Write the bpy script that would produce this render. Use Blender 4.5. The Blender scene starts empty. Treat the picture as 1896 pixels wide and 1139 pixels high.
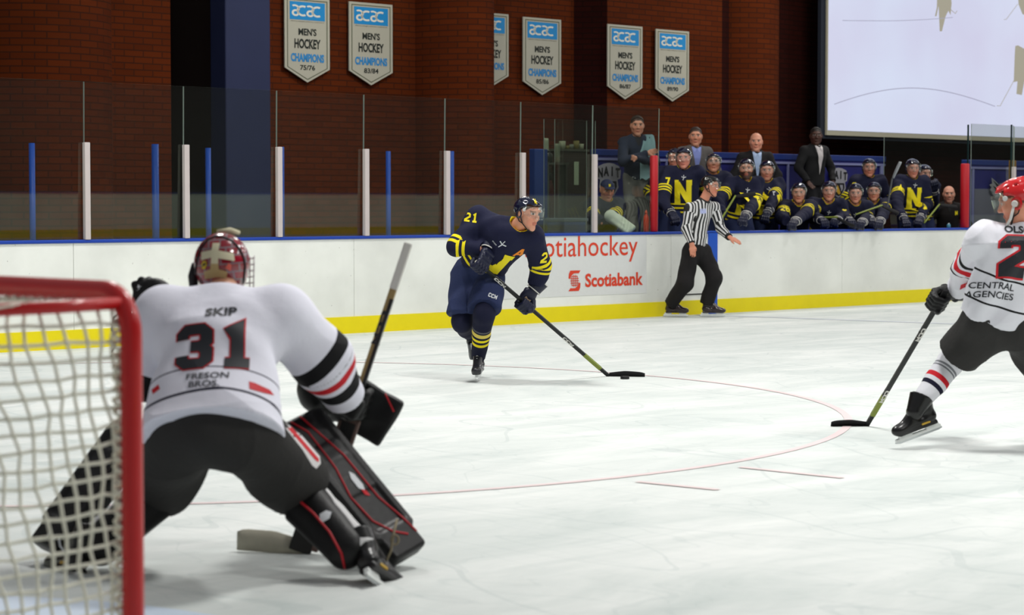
import bpy, bmesh, math, random
import numpy as np
from mathutils import Vector, Matrix
from mathutils.bvhtree import BVHTree
random.seed(7)
scene = bpy.context.scene
COL = scene.collection
# ---------------------------------------------------------------- camera
CAMH, FPX, PITCH = 1.46, 4000.0, math.radians(2.741)
cam_d = bpy.data.cameras.new('camera'); cam = bpy.data.objects.new('camera', cam_d); COL.objects.link(cam)
cam.location = (0, 0, CAMH); cam.rotation_euler = (math.pi/2 - PITCH, 0, 0)
cam_d.sensor_width = 36; cam_d.lens = FPX/1896*36; cam_d.clip_end = 300
cam_d.dof.use_dof = True; cam_d.dof.focus_distance = 17.8; cam_d.dof.aperture_fstop = 3.6
scene.camera = cam
# ---------------------------------------------------------------- world and lights
w = bpy.data.worlds.new('world'); scene.world = w; w.use_nodes = True
w.node_tree.nodes['Background'].inputs[0].default_value = (.95, .97, 1, 1)
w.node_tree.nodes['Background'].inputs[1].default_value = .27
vs = scene.view_settings
vs.view_transform = 'Standard'; vs.look = 'None'; vs.exposure = -.17; vs.gamma = 1; vs.use_curve_mapping = False
# rink frame: u runs along the far boards (away to the right), n points behind them
E = Vector((0, 0, 1))
def ray(px, py):
    c, s = math.cos(PITCH), math.sin(PITCH)
    return Vector(((px-948)/FPX, c + (569.5-py)/FPX*s, -s + (569.5-py)/FPX*c))
def P(px, py, d): return Vector((0, 0, CAMH)) + ray(px, py)*d
def G(px, py, z=0.0):
    r = ray(px, py); return Vector((0, 0, CAMH)) + r*((z-CAMH)/r.z)
B0, B1 = G(0, 653), G(1770, 556)
U = (B1-B0).normalized(); N = Vector((-U.y, U.x, 0))
def BW(px, py, t):            # point on the vertical plane t metres behind the board face
    r = ray(px, py); o = Vector((0, 0, CAMH))
    k = ((B0 + N*t - o).dot(N))/r.dot(N); return o + r*k
def S(px, t=0.0): return (BW(px, 378, t)-B0).dot(U)
def W(s, t, z=0.0): return B0 + U*s + N*t + E*z
def ZB(px, py, t): return BW(px, py, t).z
ANG = math.atan2(U.y, U.x)
RF = Matrix((( U.x, N.x, 0, 0), (U.y, N.y, 0, 0), (0, 0, 1, 0), (0, 0, 0, 1)))
lamps = [(s, t) for s in (-1, 7, 15, 23, 31) for t in (-4.5, -12, -20)]
for i, (s, t) in enumerate(lamps):
    ld = bpy.data.lights.new('rink_lamp', 'AREA'); ld.shape = 'RECTANGLE'; ld.size = 1.5; ld.size_y = 1.5
    ld.energy = {-1: 620, 7: 245, 15: 220, 23: 230, 31: 260}[s]; ld.color = (1, .985, .955)
    lo = bpy.data.objects.new('rink_lamp', ld); COL.objects.link(lo); lo.location = W(s, t, 9.0)
for s in (8, 17, 26):
    ld = bpy.data.lights.new('bench_lamp', 'AREA'); ld.shape = 'RECTANGLE'; ld.size = 1.2; ld.size_y = .6
    ld.energy = {8: 150, 17: 150, 26: 90}[s]; ld.color = (1, .95, .86)
    lo = bpy.data.objects.new('bench_lamp', ld); COL.objects.link(lo); lo.location = W(s, 1.6, 6.5)
# ---------------------------------------------------------------- materials
def lin(c):
    return tuple(((x/255)/12.92 if x/255 <= .04045 else ((x/255+.055)/1.055)**2.4) for x in c[:3]) + (1,)
_m = {}
def mat(name, c, rough=.6, metal=0.0, spec=.32, emit=0, noise=0, nscale=8, bump=0, coat=0):
    if name in _m: return _m[name]
    m = bpy.data.materials.new(name); m.use_nodes = True; nt = m.node_tree; b = nt.nodes['Principled BSDF']
    b.inputs['Base Color'].default_value = lin(c); b.inputs['Roughness'].default_value = rough
    b.inputs['Metallic'].default_value = metal; b.inputs['Specular IOR Level'].default_value = spec
    b.inputs['Coat Weight'].default_value = coat; b.inputs['Coat Roughness'].default_value = .08
    if emit:
        b.inputs['Base Color'].default_value = (0, 0, 0, 1)
        b.inputs['Emission Color'].default_value = lin(c); b.inputs['Emission Strength'].default_value = emit
    if noise or bump:
        tc = nt.nodes.new('ShaderNodeTexCoord'); nz = nt.nodes.new('ShaderNodeTexNoise')
        nz.inputs['Scale'].default_value = nscale; nz.inputs['Detail'].default_value = 5
        nt.links.new(tc.outputs['Object'], nz.inputs['Vector'])
        if noise:
            mx = nt.nodes.new('ShaderNodeMix'); mx.data_type = 'RGBA'
            l = lin(c); mx.inputs[6].default_value = tuple(x*(1-noise) for x in l[:3])+(1,)
            mx.inputs[7].default_value = tuple(min(1, x*(1+noise)) for x in l[:3])+(1,)
            nt.links.new(nz.outputs['Fac'], mx.inputs[0]); nt.links.new(mx.outputs[2], b.inputs['Base Color'])
        if bump:
            bp = nt.nodes.new('ShaderNodeBump'); bp.inputs['Strength'].default_value = bump; bp.inputs['Distance'].default_value = .01
            nt.links.new(nz.outputs['Fac'], bp.inputs['Height']); nt.links.new(bp.outputs['Normal'], b.inputs['Normal'])
    _m[name] = m; return m
def layered(name, base, layers, rough=.75, coat=0, bump=.25):
    """layers: (attribute, lo, hi, colour): colour wherever lo < attribute < hi"""
    if name in _m: return _m[name]
    m = bpy.data.materials.new(name); m.use_nodes = True; nt = m.node_tree; b = nt.nodes['Principled BSDF']
    b.inputs['Roughness'].default_value = rough; b.inputs['Coat Weight'].default_value = coat; b.inputs['Specular IOR Level'].default_value = .25
    rgb = nt.nodes.new('ShaderNodeRGB'); rgb.outputs[0].default_value = lin(base); cur = rgb.outputs[0]
    for (a, lo, hi, c) in layers:
        at = nt.nodes.new('ShaderNodeAttribute'); at.attribute_name = a
        g = nt.nodes.new('ShaderNodeMath'); g.operation = 'GREATER_THAN'; g.inputs[1].default_value = lo
        l = nt.nodes.new('ShaderNodeMath'); l.operation = 'LESS_THAN'; l.inputs[1].default_value = hi
        k = nt.nodes.new('ShaderNodeMath'); k.operation = 'MULTIPLY'
        nt.links.new(at.outputs['Fac'], g.inputs[0]); nt.links.new(at.outputs['Fac'], l.inputs[0])
        nt.links.new(g.outputs[0], k.inputs[0]); nt.links.new(l.outputs[0], k.inputs[1])
        if a in ('arm', 'hem'):
            aw = nt.nodes.new('ShaderNodeAttribute'); aw.attribute_name = 'armw'
            g2 = nt.nodes.new('ShaderNodeMath'); g2.operation = 'GREATER_THAN' if a == 'arm' else 'LESS_THAN'; g2.inputs[1].default_value = 0
            k2 = nt.nodes.new('ShaderNodeMath'); k2.operation = 'MULTIPLY'
            nt.links.new(aw.outputs['Fac'], g2.inputs[0]); nt.links.new(g2.outputs[0], k2.inputs[0]); nt.links.new(k.outputs[0], k2.inputs[1]); k = k2
        mx = nt.nodes.new('ShaderNodeMix'); mx.data_type = 'RGBA'
        nt.links.new(k.outputs[0], mx.inputs[0]); nt.links.new(cur, mx.inputs[6]); mx.inputs[7].default_value = lin(c)
        cur = mx.outputs[2]
    nt.links.new(cur, b.inputs['Base Color'])
    if bump:
        tc = nt.nodes.new('ShaderNodeTexCoord'); nz = nt.nodes.new('ShaderNodeTexNoise')
        nz.inputs['Scale'].default_value = 22; nz.inputs['Detail'].default_value = 4
        nt.links.new(tc.outputs['Object'], nz.inputs['Vector'])
        bp = nt.nodes.new('ShaderNodeBump'); bp.inputs['Strength'].default_value = bump; bp.inputs['Distance'].default_value = .01
        nt.links.new(nz.outputs['Fac'], bp.inputs['Height']); nt.links.new(bp.outputs['Normal'], b.inputs['Normal'])
    _m[name] = m; return m
def glass_mat(name, tint, rough=.02, refl=1.0, haze=0.0):
    if name in _m: return _m[name]
    m = bpy.data.materials.new(name); m.use_nodes = True; nt = m.node_tree; nt.nodes.clear()
    out = nt.nodes.new('ShaderNodeOutputMaterial'); tr = nt.nodes.new('ShaderNodeBsdfTransparent'); tr.inputs[0].default_value = tint
    gl = nt.nodes.new('ShaderNodeBsdfGlossy'); gl.inputs['Roughness'].default_value = rough; gl.inputs[0].default_value = (.86, 1, .84, 1)
    fr = nt.nodes.new('ShaderNodeFresnel'); fr.inputs[0].default_value = 1.5
    mu = nt.nodes.new('ShaderNodeMath'); mu.operation = 'MULTIPLY'
    ge = nt.nodes.new('ShaderNodeNewGeometry'); fb = nt.nodes.new('ShaderNodeMath'); fb.operation = 'MULTIPLY_ADD'
    fb.inputs[1].default_value = -refl; fb.inputs[2].default_value = refl       # only the outer face mirrors
    nt.links.new(ge.outputs['Backfacing'], fb.inputs[0]); nt.links.new(fb.outputs[0], mu.inputs[1])
    mx = nt.nodes.new('ShaderNodeMixShader')
    nt.links.new(fr.outputs[0], mu.inputs[0]); nt.links.new(mu.outputs[0], mx.inputs[0])
    nt.links.new(tr.outputs[0], mx.inputs[1]); nt.links.new(gl.outputs[0], mx.inputs[2])
    cur = mx.outputs[0]
    if haze:
        df = nt.nodes.new('ShaderNodeBsdfDiffuse'); df.inputs[0].default_value = (.75, .78, .72, 1)
        m2 = nt.nodes.new('ShaderNodeMixShader'); m2.inputs[0].default_value = haze
        nt.links.new(cur, m2.inputs[1]); nt.links.new(df.outputs[0], m2.inputs[2]); cur = m2.outputs[0]
    nt.links.new(cur, out.inputs[0]); _m[name] = m; return m
# ---------------------------------------------------------------- mesh helpers
def mesh_np(name, V, Q, smooth=True, attrs=None, cols=None):
    me = bpy.data.meshes.new(name); n = len(V); q = len(Q); k = Q.shape[1]
    me.vertices.add(n); me.vertices.foreach_set('co', np.asarray(V, np.float32).ravel())
    me.loops.add(q*k); me.loops.foreach_set('vertex_index', Q.astype(np.int32).ravel())
    me.polygons.add(q); me.polygons.foreach_set('loop_start', np.arange(0, q*k, k, dtype=np.int32))
    me.polygons.foreach_set('use_smooth', np.full(q, smooth))
    me.update(calc_edges=True)
    for a, v in (attrs or {}).items():
        at = me.attributes.new(a, 'FLOAT', 'POINT'); at.data.foreach_set('value', np.asarray(v, np.float32))
    if cols is not None:
        at = me.attributes.new('Col', 'FLOAT_COLOR', 'POINT')
        at.data.foreach_set('color', np.concatenate([cols, np.ones((n, 1))], 1).astype(np.float32).ravel())
    return me
def link(name, me, m=None, parent=None, M=None):
    o = bpy.data.objects.new(name, me); COL.objects.link(o)
    if m is not None and me is not None and not me.materials: me.materials.append(m)
    if parent: o.parent = parent
    if M is not None: o.matrix_basis = M
    return o
def tag(o, label, cat, group=None):
    o['label'] = label; o['category'] = cat
    if group: o['group'] = group
    return o
def empty(name, loc, label, cat, group=None, rz=0):
    o = bpy.data.objects.new(name, None); COL.objects.link(o); o.location = loc; o.rotation_euler = (0, 0, rz)
    return tag(o, label, cat, group)
def struct(name, me, m, M=None):
    o = link(name, me, m, None, M); o['kind'] = 'structure'; return o
class MB:                      # collects plain shapes into one mesh
    def __init__(s): s.bm = bmesh.new()
    def box(s, lo, hi, M=None, bev=0):
        r = bmesh.ops.create_cube(s.bm, size=1); vv = r['verts']
        c = [(lo[i]+hi[i])/2 for i in range(3)]; d = [hi[i]-lo[i] for i in range(3)]
        for v in vv: v.co = Vector((c[0]+v.co.x*d[0], c[1]+v.co.y*d[1], c[2]+v.co.z*d[2]))
        if bev:
            es = list({e for v in vv for e in v.link_edges})
            r = bmesh.ops.bevel(s.bm, geom=es, offset=bev, segments=2, affect='EDGES', profile=.5)
            vv = list({v for f in r['faces'] for v in f.verts} | {v for v in vv if v.is_valid})
        if M is not None:
            for v in vv: v.co = M @ v.co
        return s
    def tube(s, pts, r, seg=8, closed=False, cap=True):
        pts = [Vector(p) for p in pts]; n = len(pts); rings = []
        rr = r if isinstance(r, (list, tuple)) else [r]*n
        prev = None
        for i, p in enumerate(pts):
            a = pts[(i-1) % n] if (closed or i > 0) else p; b = pts[(i+1) % n] if (closed or i < n-1) else p
            d = (b-a); d = d.normalized() if d.length > 1e-9 else Vector((0, 0, 1))
            if prev is None:
                x = d.orthogonal().normalized()
            else:
                x = (prev - d*prev.dot(d)); x = x.normalized() if x.length > 1e-6 else d.orthogonal().normalized()
            prev = x; y = d.cross(x)
            rings.append([s.bm.verts.new(p + (x*math.cos(2*math.pi*k/seg)+y*math.sin(2*math.pi*k/seg))*rr[i]) for k in range(seg)])
        for i in range(n if closed else n-1):
            A, B = rings[i], rings[(i+1) % n]
            for k in range(seg):
                f = s.bm.faces.new((A[k], A[(k+1) % seg], B[(k+1) % seg], B[k])); f.smooth = True
        if cap and not closed:
            s.bm.faces.new(list(reversed(rings[0]))); s.bm.faces.new(rings[-1])
        return s
    def prism(s, poly, axisM, h):      # poly in local xy, extruded 0..h along local z, placed with axisM
        a = [s.bm.verts.new(axisM @ Vector((x, y, 0))) for x, y in poly]
        b = [s.bm.verts.new(axisM @ Vector((x, y, h))) for x, y in poly]
        n = len(poly)
        s.bm.faces.new(list(reversed(a))); s.bm.faces.new(b)
        for i in range(n): s.bm.faces.new((a[i], a[(i+1) % n], b[(i+1) % n], b[i]))
        return s
    def poly(s, pts):
        s.bm.faces.new([s.bm.verts.new(p) for p in pts]); return s
    def lathe(s, prof, M=None, seg=16):
        rings = []
        for r, z in prof:
            rings.append([s.bm.verts.new((r*math.cos(2*math.pi*k/seg), r*math.sin(2*math.pi*k/seg), z)) for k in range(seg)])
        for A, B in zip(rings, rings[1:]):
            for k in range(seg):
                f = s.bm.faces.new((A[k], A[(k+1) % seg], B[(k+1) % seg], B[k])); f.smooth = True
        s.bm.faces.new(list(reversed(rings[0]))); s.bm.faces.new(rings[-1])
        if M is not None:
            for R in rings:
                for v in R: v.co = M @ v.co
        return s
    def mesh(s, name):
        me = bpy.data.meshes.new(name); s.bm.normal_update(); s.bm.to_mesh(me); s.bm.free(); return me
# ---------------------------------------------------------------- signed distance fields
def arr(v): return np.array(v, np.float32)
class Field:
    def __init__(s, h): s.h = h; s.pr = []
    def cone(s, a, b, ra, rb, flat=1.0, n=None, k=.02, cuta=False, cutb=False, op='u', grow=0):
        a, b = arr(a), arr(b); R = max(ra, rb)+grow
        ab = b-a; L = float(np.linalg.norm(ab))+1e-9; ax = ab/L
        if n is not None:
            n = arr(n); n = n - ax*n.dot(ax); n = n/(np.linalg.norm(n)+1e-9)
        def fn(p):
            q = p-a; t = q@ax; tc = np.clip(t, 0, L)
            r = ra+(rb-ra)*(tc/L)
            c = q-tc[..., None]*ax
            if n is not None and flat != 1.0:
                wv = c@n; d = np.sqrt(np.maximum((c*c).sum(-1)-wv*wv, 0)+(wv/flat)**2)-r
                d = d*(.5+.5*min(1, flat))
            else: d = np.sqrt((c*c).sum(-1))-r
            if cuta: d = np.maximum(d, -t)
            if cutb: d = np.maximum(d, t-L)
            return d
        s.pr.append((fn, np.minimum(a, b)-R, np.maximum(a, b)+R, k, op)); return s
    def ell(s, c, r, R=None, k=.02, op='u', cut=None):
        c = arr(c); r = arr(r); R3 = np.eye(3, dtype=np.float32) if R is None else arr(R)   # rows of R3.T: local axes in columns
        rm = float(r.min())
        def fn(p):
            q = (p-c)@R3; l = np.sqrt(((q/r)**2).sum(-1)); g = np.sqrt(((q/(r*r))**2).sum(-1))+1e-6
            d = l*(l-1)/g
            if cut is not None: d = np.maximum(d, cut(q))
            return d
        m = float(r.max()); s.pr.append((fn, c-m, c+m, k, op)); return s
    def box(s, c, hx, R=None, rad=.01, k=.01, op='u', taper=None):
        c = arr(c); hx = arr(hx); R3 = np.eye(3, dtype=np.float32) if R is None else arr(R)
        def fn(p):
            q = (p-c)@R3
            if taper is not None:    # (axis, scaled axis, amount)
                i, j, am = taper; q = q.copy(); q[..., j] = q[..., j]/(1+am*q[..., i]/hx[i])
            e = np.abs(q)-(hx-rad)
            return np.sqrt((np.maximum(e, 0)**2).sum(-1))+np.minimum(e.max(-1), 0)-rad
        m = float(np.linalg.norm(hx)); s.pr.append((fn, c-m, c+m, k, op)); return s
    def mesh(s, wrinkle=None, smooth_it=0):
        h = s.h
        us = [p for p in s.pr if p[4] == 'u']
        lo = np.min([p[1] for p in us], 0)-5*h; hi = np.max([p[2] for p in us], 0)+5*h
        n = np.ceil((hi-lo)/h).astype(int)+1
        D = np.full(n, 1.0, np.float32)
        for fn, a, b, k, op in s.pr:
            pad = k+4*h
            i0 = np.maximum(np.floor((a-pad-lo)/h).astype(int), 0); i1 = np.minimum(np.ceil((b+pad-lo)/h).astype(int)+1, n)
            if (i1 <= i0).any(): continue
            ax = [lo[j]+h*np.arange(i0[j], i1[j], dtype=np.float32) for j in range(3)]
            p = np.stack(np.meshgrid(*ax, indexing='ij'), -1).astype(np.float32)
            d = fn(p).astype(np.float32); sl = tuple(slice(i0[j], i1[j]) for j in range(3)); d0 = D[sl]
            if op == 'u':
                if k > 0:
                    t = np.clip(.5+.5*(d0-d)/k, 0, 1); D[sl] = d0*(1-t)+d*t-k*t*(1-t)
                else: D[sl] = np.minimum(d0, d)
            else:
                d = -d
                if k > 0:
                    t = np.clip(.5-.5*(d0-d)/k, 0, 1); D[sl] = d0*(1-t)+d*t+k*t*(1-t)
                else: D[sl] = np.maximum(d0, d)
        D[0] = D[-1] = 1; D[:, 0] = D[:, -1] = 1; D[:, :, 0] = D[:, :, -1] = 1
        V, Q = surface_nets(D, lo, h)
        if wrinkle: 
            nr = vnormals(V, Q); V = V+nr*wrinkle(V)[:, None]
        return V, Q
def surface_nets(D, lo, h):
    Sg = D < 0; c = np.zeros(tuple(x-1 for x in D.shape), np.int8)
    sl = (slice(0, -1), slice(1, None))
    for i in (0, 1):
        for j in (0, 1):
            for k in (0, 1): c += Sg[sl[i], sl[j], sl[k]]
    act = (c > 0) & (c < 8); idx = np.argwhere(act); vid = np.full(act.shape, -1, np.int32); vid[act] = np.arange(len(idx))
    acc = np.zeros((len(idx), 3)); cnt = np.zeros(len(idx)); cs = [(i, j, k) for i in (0, 1) for j in (0, 1) for k in (0, 1)]
    I, J, K = idx.T
    val = {o: D[I+o[0], J+o[1], K+o[2]] for o in cs}
    for a in cs:
        for ax in range(3):
            if a[ax]: continue
            b = list(a); b[ax] = 1; b = tuple(b); va, vb = val[a], val[b]; m = (va < 0) != (vb < 0)
            t = np.where(m, va/np.where(m, va-vb, 1), 0)
            p = np.array(a, float)[None, :].repeat(len(idx), 0); p[:, ax] += t
            acc[m] += p[m]; cnt[m] += 1
    V = lo+h*(idx+acc/cnt[:, None]); Qs = []
    m = Sg[:-1, 1:-1, 1:-1] != Sg[1:, 1:-1, 1:-1]; i, j, k = np.argwhere(m).T; j = j+1; k = k+1
    q = np.stack([vid[i, j-1, k-1], vid[i, j, k-1], vid[i, j, k], vid[i, j-1, k]], 1); f = ~Sg[i, j, k]; q[f] = q[f][:, ::-1]; Qs.append(q)
    m = Sg[1:-1, :-1, 1:-1] != Sg[1:-1, 1:, 1:-1]; i, j, k = np.argwhere(m).T; i = i+1; k = k+1
    q = np.stack([vid[i-1, j, k-1], vid[i-1, j, k], vid[i, j, k], vid[i, j, k-1]], 1); f = ~Sg[i, j, k]; q[f] = q[f][:, ::-1]; Qs.append(q)
    m = Sg[1:-1, 1:-1, :-1] != Sg[1:-1, 1:-1, 1:]; i, j, k = np.argwhere(m).T; i = i+1; j = j+1
    q = np.stack([vid[i-1, j-1, k], vid[i, j-1, k], vid[i, j, k], vid[i-1, j, k]], 1); f = ~Sg[i, j, k]; q[f] = q[f][:, ::-1]; Qs.append(q)
    return V, np.concatenate(Qs)
def vnormals(V, Q):
    a = V[Q[:, 2]]-V[Q[:, 0]]; b = V[Q[:, 3]]-V[Q[:, 1]]; n = np.cross(a, b); r = np.zeros_like(V)
    for k in range(4): np.add.at(r, Q[:, k], n)
    return r/(np.linalg.norm(r, axis=1)[:, None]+1e-12)
def folds(amp, freq, seed, direc=None):
    rs = np.random.RandomState(seed); ks = []
    for i in range(5):
        v = rs.normal(size=3); 
        if direc is not None: v = v*.45+np.array(direc)*rs.choice([-1, 1])
        ks.append((v/np.linalg.norm(v)*freq*(.6+.9*rs.rand()), rs.rand()*6.3, rs.normal(size=3)*freq*.35))
    def f(V):
        r = 0
        for i, (k, ph, k2) in enumerate(ks):
            a = V@k+ph+1.7*np.sin(V@k2+ph*2)
            r = r+(np.sin(a) if i % 2 else 1.9*(.62-np.abs(np.sin(a*.5))**.7)*(.5+.5*np.sin(V@k2*.7+ph)))
        return amp*r/2.0
    return f
def field_obj(name, f, m, parent, origin=(0, 0, 0), wrinkle=None, attrs=None, cols=None, M=None):
    V, Q = f.mesh(wrinkle); A = {a: fn(V) for a, fn in (attrs or {}).items()}
    C = cols(V) if cols else None
    me = mesh_np(name, V-np.array(origin), Q, True, A, C)
    o = link(name, me, m, parent, M); o_bvh = (V, Q); return o, o_bvh
def bvh(VQ): return BVHTree.FromPolygons([tuple(v) for v in VQ[0].tolist()], VQ[1].tolist())
# ---------------------------------------------------------------- flat lettering, laid on a surface
def text_polys(txt, bold=0.0, width=1.0):
    c = bpy.data.curves.new('lettering', 'FONT'); c.body = txt; c.offset = bold; c.align_x = 'CENTER'; c.align_y = 'CENTER'; c.resolution_u = 3
    o = bpy.data.objects.new('lettering', c); me = bpy.data.meshes.new_from_object(o)
    bm = bmesh.new(); bm.from_mesh(me); bpy.data.objects.remove(o); bpy.data.meshes.remove(me); bpy.data.curves.remove(c)
    xs = [v.co.x for v in bm.verts]; ys = [v.co.y for v in bm.verts]
    cx, cy = (min(xs)+max(xs))/2, (min(ys)+max(ys))/2; hh = max(ys)-min(ys)
    for v in bm.verts: v.co = Vector(((v.co.x-cx)/hh*width, (v.co.y-cy)/hh, 0))
    return bm                 # centred, height 1
STROKES = {
 '0': [[(.15,.08),(.05,.18),(.05,.82),(.15,.92),(.45,.92),(.55,.82),(.55,.18),(.45,.08),(.15,.08)]],
 '1': [[(.32,.05),(.32,.92),(.12,.78)], [(.08,.07),(.56,.07)]],
 '2': [[(.05,.70),(.05,.82),(.15,.92),(.45,.92),(.55,.82),(.55,.58),(.05,.22),(.05,.08),(.58,.08)]],
 '3': [[(.05,.70),(.05,.82),(.15,.92),(.45,.92),(.55,.82),(.55,.62),(.44,.51),(.22,.51)], [(.44,.51),(.55,.40),(.55,.18),(.45,.08),(.15,.08),(.05,.18),(.05,.30)]],
 '4': [[(.45,.02),(.45,.92),(.03,.32),(.60,.32)]],
 '6': [[(.55,.74),(.55,.82),(.45,.92),(.15,.92),(.05,.82),(.05,.18),(.15,.08),(.45,.08),(.55,.18),(.55,.44),(.45,.53),(.07,.53)]],
 '7': [[(.02,.92),(.56,.92),(.26,.03)]],
 '8': [[(.15,.52),(.05,.62),(.05,.82),(.15,.92),(.45,.92),(.55,.82),(.55,.62),(.45,.52),(.15,.52),(.05,.4),(.05,.18),(.15,.08),(.45,.08),(.55,.18),(.55,.4),(.45,.52)]],
 '9': [[(.05,.26),(.05,.18),(.15,.08),(.45,.08),(.55,.18),(.55,.82),(.45,.92),(.15,.92),(.05,.82),(.05,.56),(.15,.47),(.53,.47)]],
 'N': [[(.10,.03),(.10,.97)], [(.62,.03),(.62,.97)], [(.10,.93),(.62,.07)], [(-.02,.06),(.24,.06)], [(-.02,.94),(.16,.94)], [(.50,.94),(.76,.94)]],
 'C': [[(.56,.72),(.56,.82),(.45,.92),(.15,.92),(.05,.82),(.05,.18),(.15,.08),(.45,.08),(.56,.18),(.56,.28)]],
 'A': [[(.02,.02),(.28,.95),(.34,.95),(.60,.02)], [(.12,.3),(.5,.3)]],
 'M': [[(.05,.02),(.05,.95),(.33,.4),(.61,.95),(.61,.02)]],
}
def stroke_bm(txt, wd=.2, gap=.22, shear=0):
    bm = bmesh.new(); x0 = 0
    for ch in txt:
        if ch == ' ': x0 += .4; continue
        for ln in STROKES[ch]:
            L = [Vector((x0+p[0], p[1])) for p in ln]; n = len(L); A = []; Bb = []
            for i in range(n):
                d0 = (L[i]-L[i-1]).normalized() if i > 0 else (L[1]-L[0]).normalized()
                d1 = (L[i+1]-L[i]).normalized() if i < n-1 else d0
                m = (d0+d1); m = m.normalized() if m.length > 1e-4 else d0
                nn = Vector((-m.y, m.x)); sc = 1/max(.45, nn.dot(Vector((-d0.y, d0.x))))
                ex = Vector((0, 0))
                if i == 0: ex = -d0*wd*.0
                A.append(L[i]+nn*wd/2*sc+ex); Bb.append(L[i]-nn*wd/2*sc+ex)
            for i in range(n-1):
                q = [A[i], Bb[i], Bb[i+1], A[i+1]]
                bm.faces.new([bm.verts.new((p.x+shear*p.y, p.y, 0)) for p in q])
        x0 += .62+gap+(.15 if ch == 'N' else 0)
    wdt = x0-gap
    for v in bm.verts: v.co.x -= wdt/2; v.co.y -= .5
    bmesh.ops.remove_doubles(bm, verts=bm.verts, dist=1e-5)
    return bm
def rects_bm(rs):
    bm = bmesh.new()
    for (x0, y0, x1, y1) in rs: bm.faces.new([bm.verts.new(p) for p in ((x0, y0, 0), (x1, y0, 0), (x1, y1, 0), (x0, y1, 0))])
    return bm
def poly_bm(polys):
    bm = bmesh.new()
    for p in polys: bm.faces.new([bm.verts.new((x, y, 0)) for x, y in p])
    return bm
def decal(name, bm, m, parent, origin, C, Rt, Up, size, tree=None, off=.003, res=.02, depth=.35, flt=None):
    """lay the flat shape on a surface (ray cast) or leave it flat; size = height in metres of one unit"""
    Rt = Vector(Rt).normalized(); Up = Vector(Up); Up = (Up-Rt*Up.dot(Rt)).normalized(); Nn = Rt.cross(Up); C = Vector(C)
    if tree:
        bmesh.ops.triangulate(bm, faces=bm.faces[:])
        for _ in range(5):
            es = [e for e in bm.edges if e.calc_length()*size > res]
            if not es: break
            bmesh.ops.subdivide_edges(bm, edges=es, cuts=1)
            bmesh.ops.triangulate(bm, faces=[f for f in bm.faces if len(f.verts) > 3])
    bad = []
    for v in bm.verts:
        p = C+Rt*(v.co.x*size)+Up*(v.co.y*size)
        if tree:
            h = tree.ray_cast(p+Nn*depth, -Nn, depth*2)
            if h[0] is None or (flt and flt(h[0])): bad.append(v); v.co = p; continue
            p = h[0]+Nn*off
        else: p = p+Nn*off
        v.co = p-Vector(origin)
    if bad: bmesh.ops.delete(bm, geom=bad, context='VERTS')
    me = bpy.data.meshes.new(name); bm.normal_update(); bm.to_mesh(me); bm.free()
    return link(name, me, m, parent)
def frame3(x=None, y=None, z=None):
    """matrix columns from two given directions (first given is kept exactly)"""
    if y is not None and z is not None:
        y = Vector(y).normalized(); x = y.cross(Vector(z)).normalized(); z = x.cross(y)
    elif x is not None and y is not None:
        x = Vector(x).normalized(); z = x.cross(Vector(y)).normalized(); y = z.cross(x)
    elif x is not None and z is not None:
        x = Vector(x).normalized(); y = Vector(z).cross(x).normalized(); z = x.cross(y)
    return Matrix((x, y, z)).transposed()
def place(R, loc): M = R.to_4x4(); M.translation = Vector(loc); return M
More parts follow.
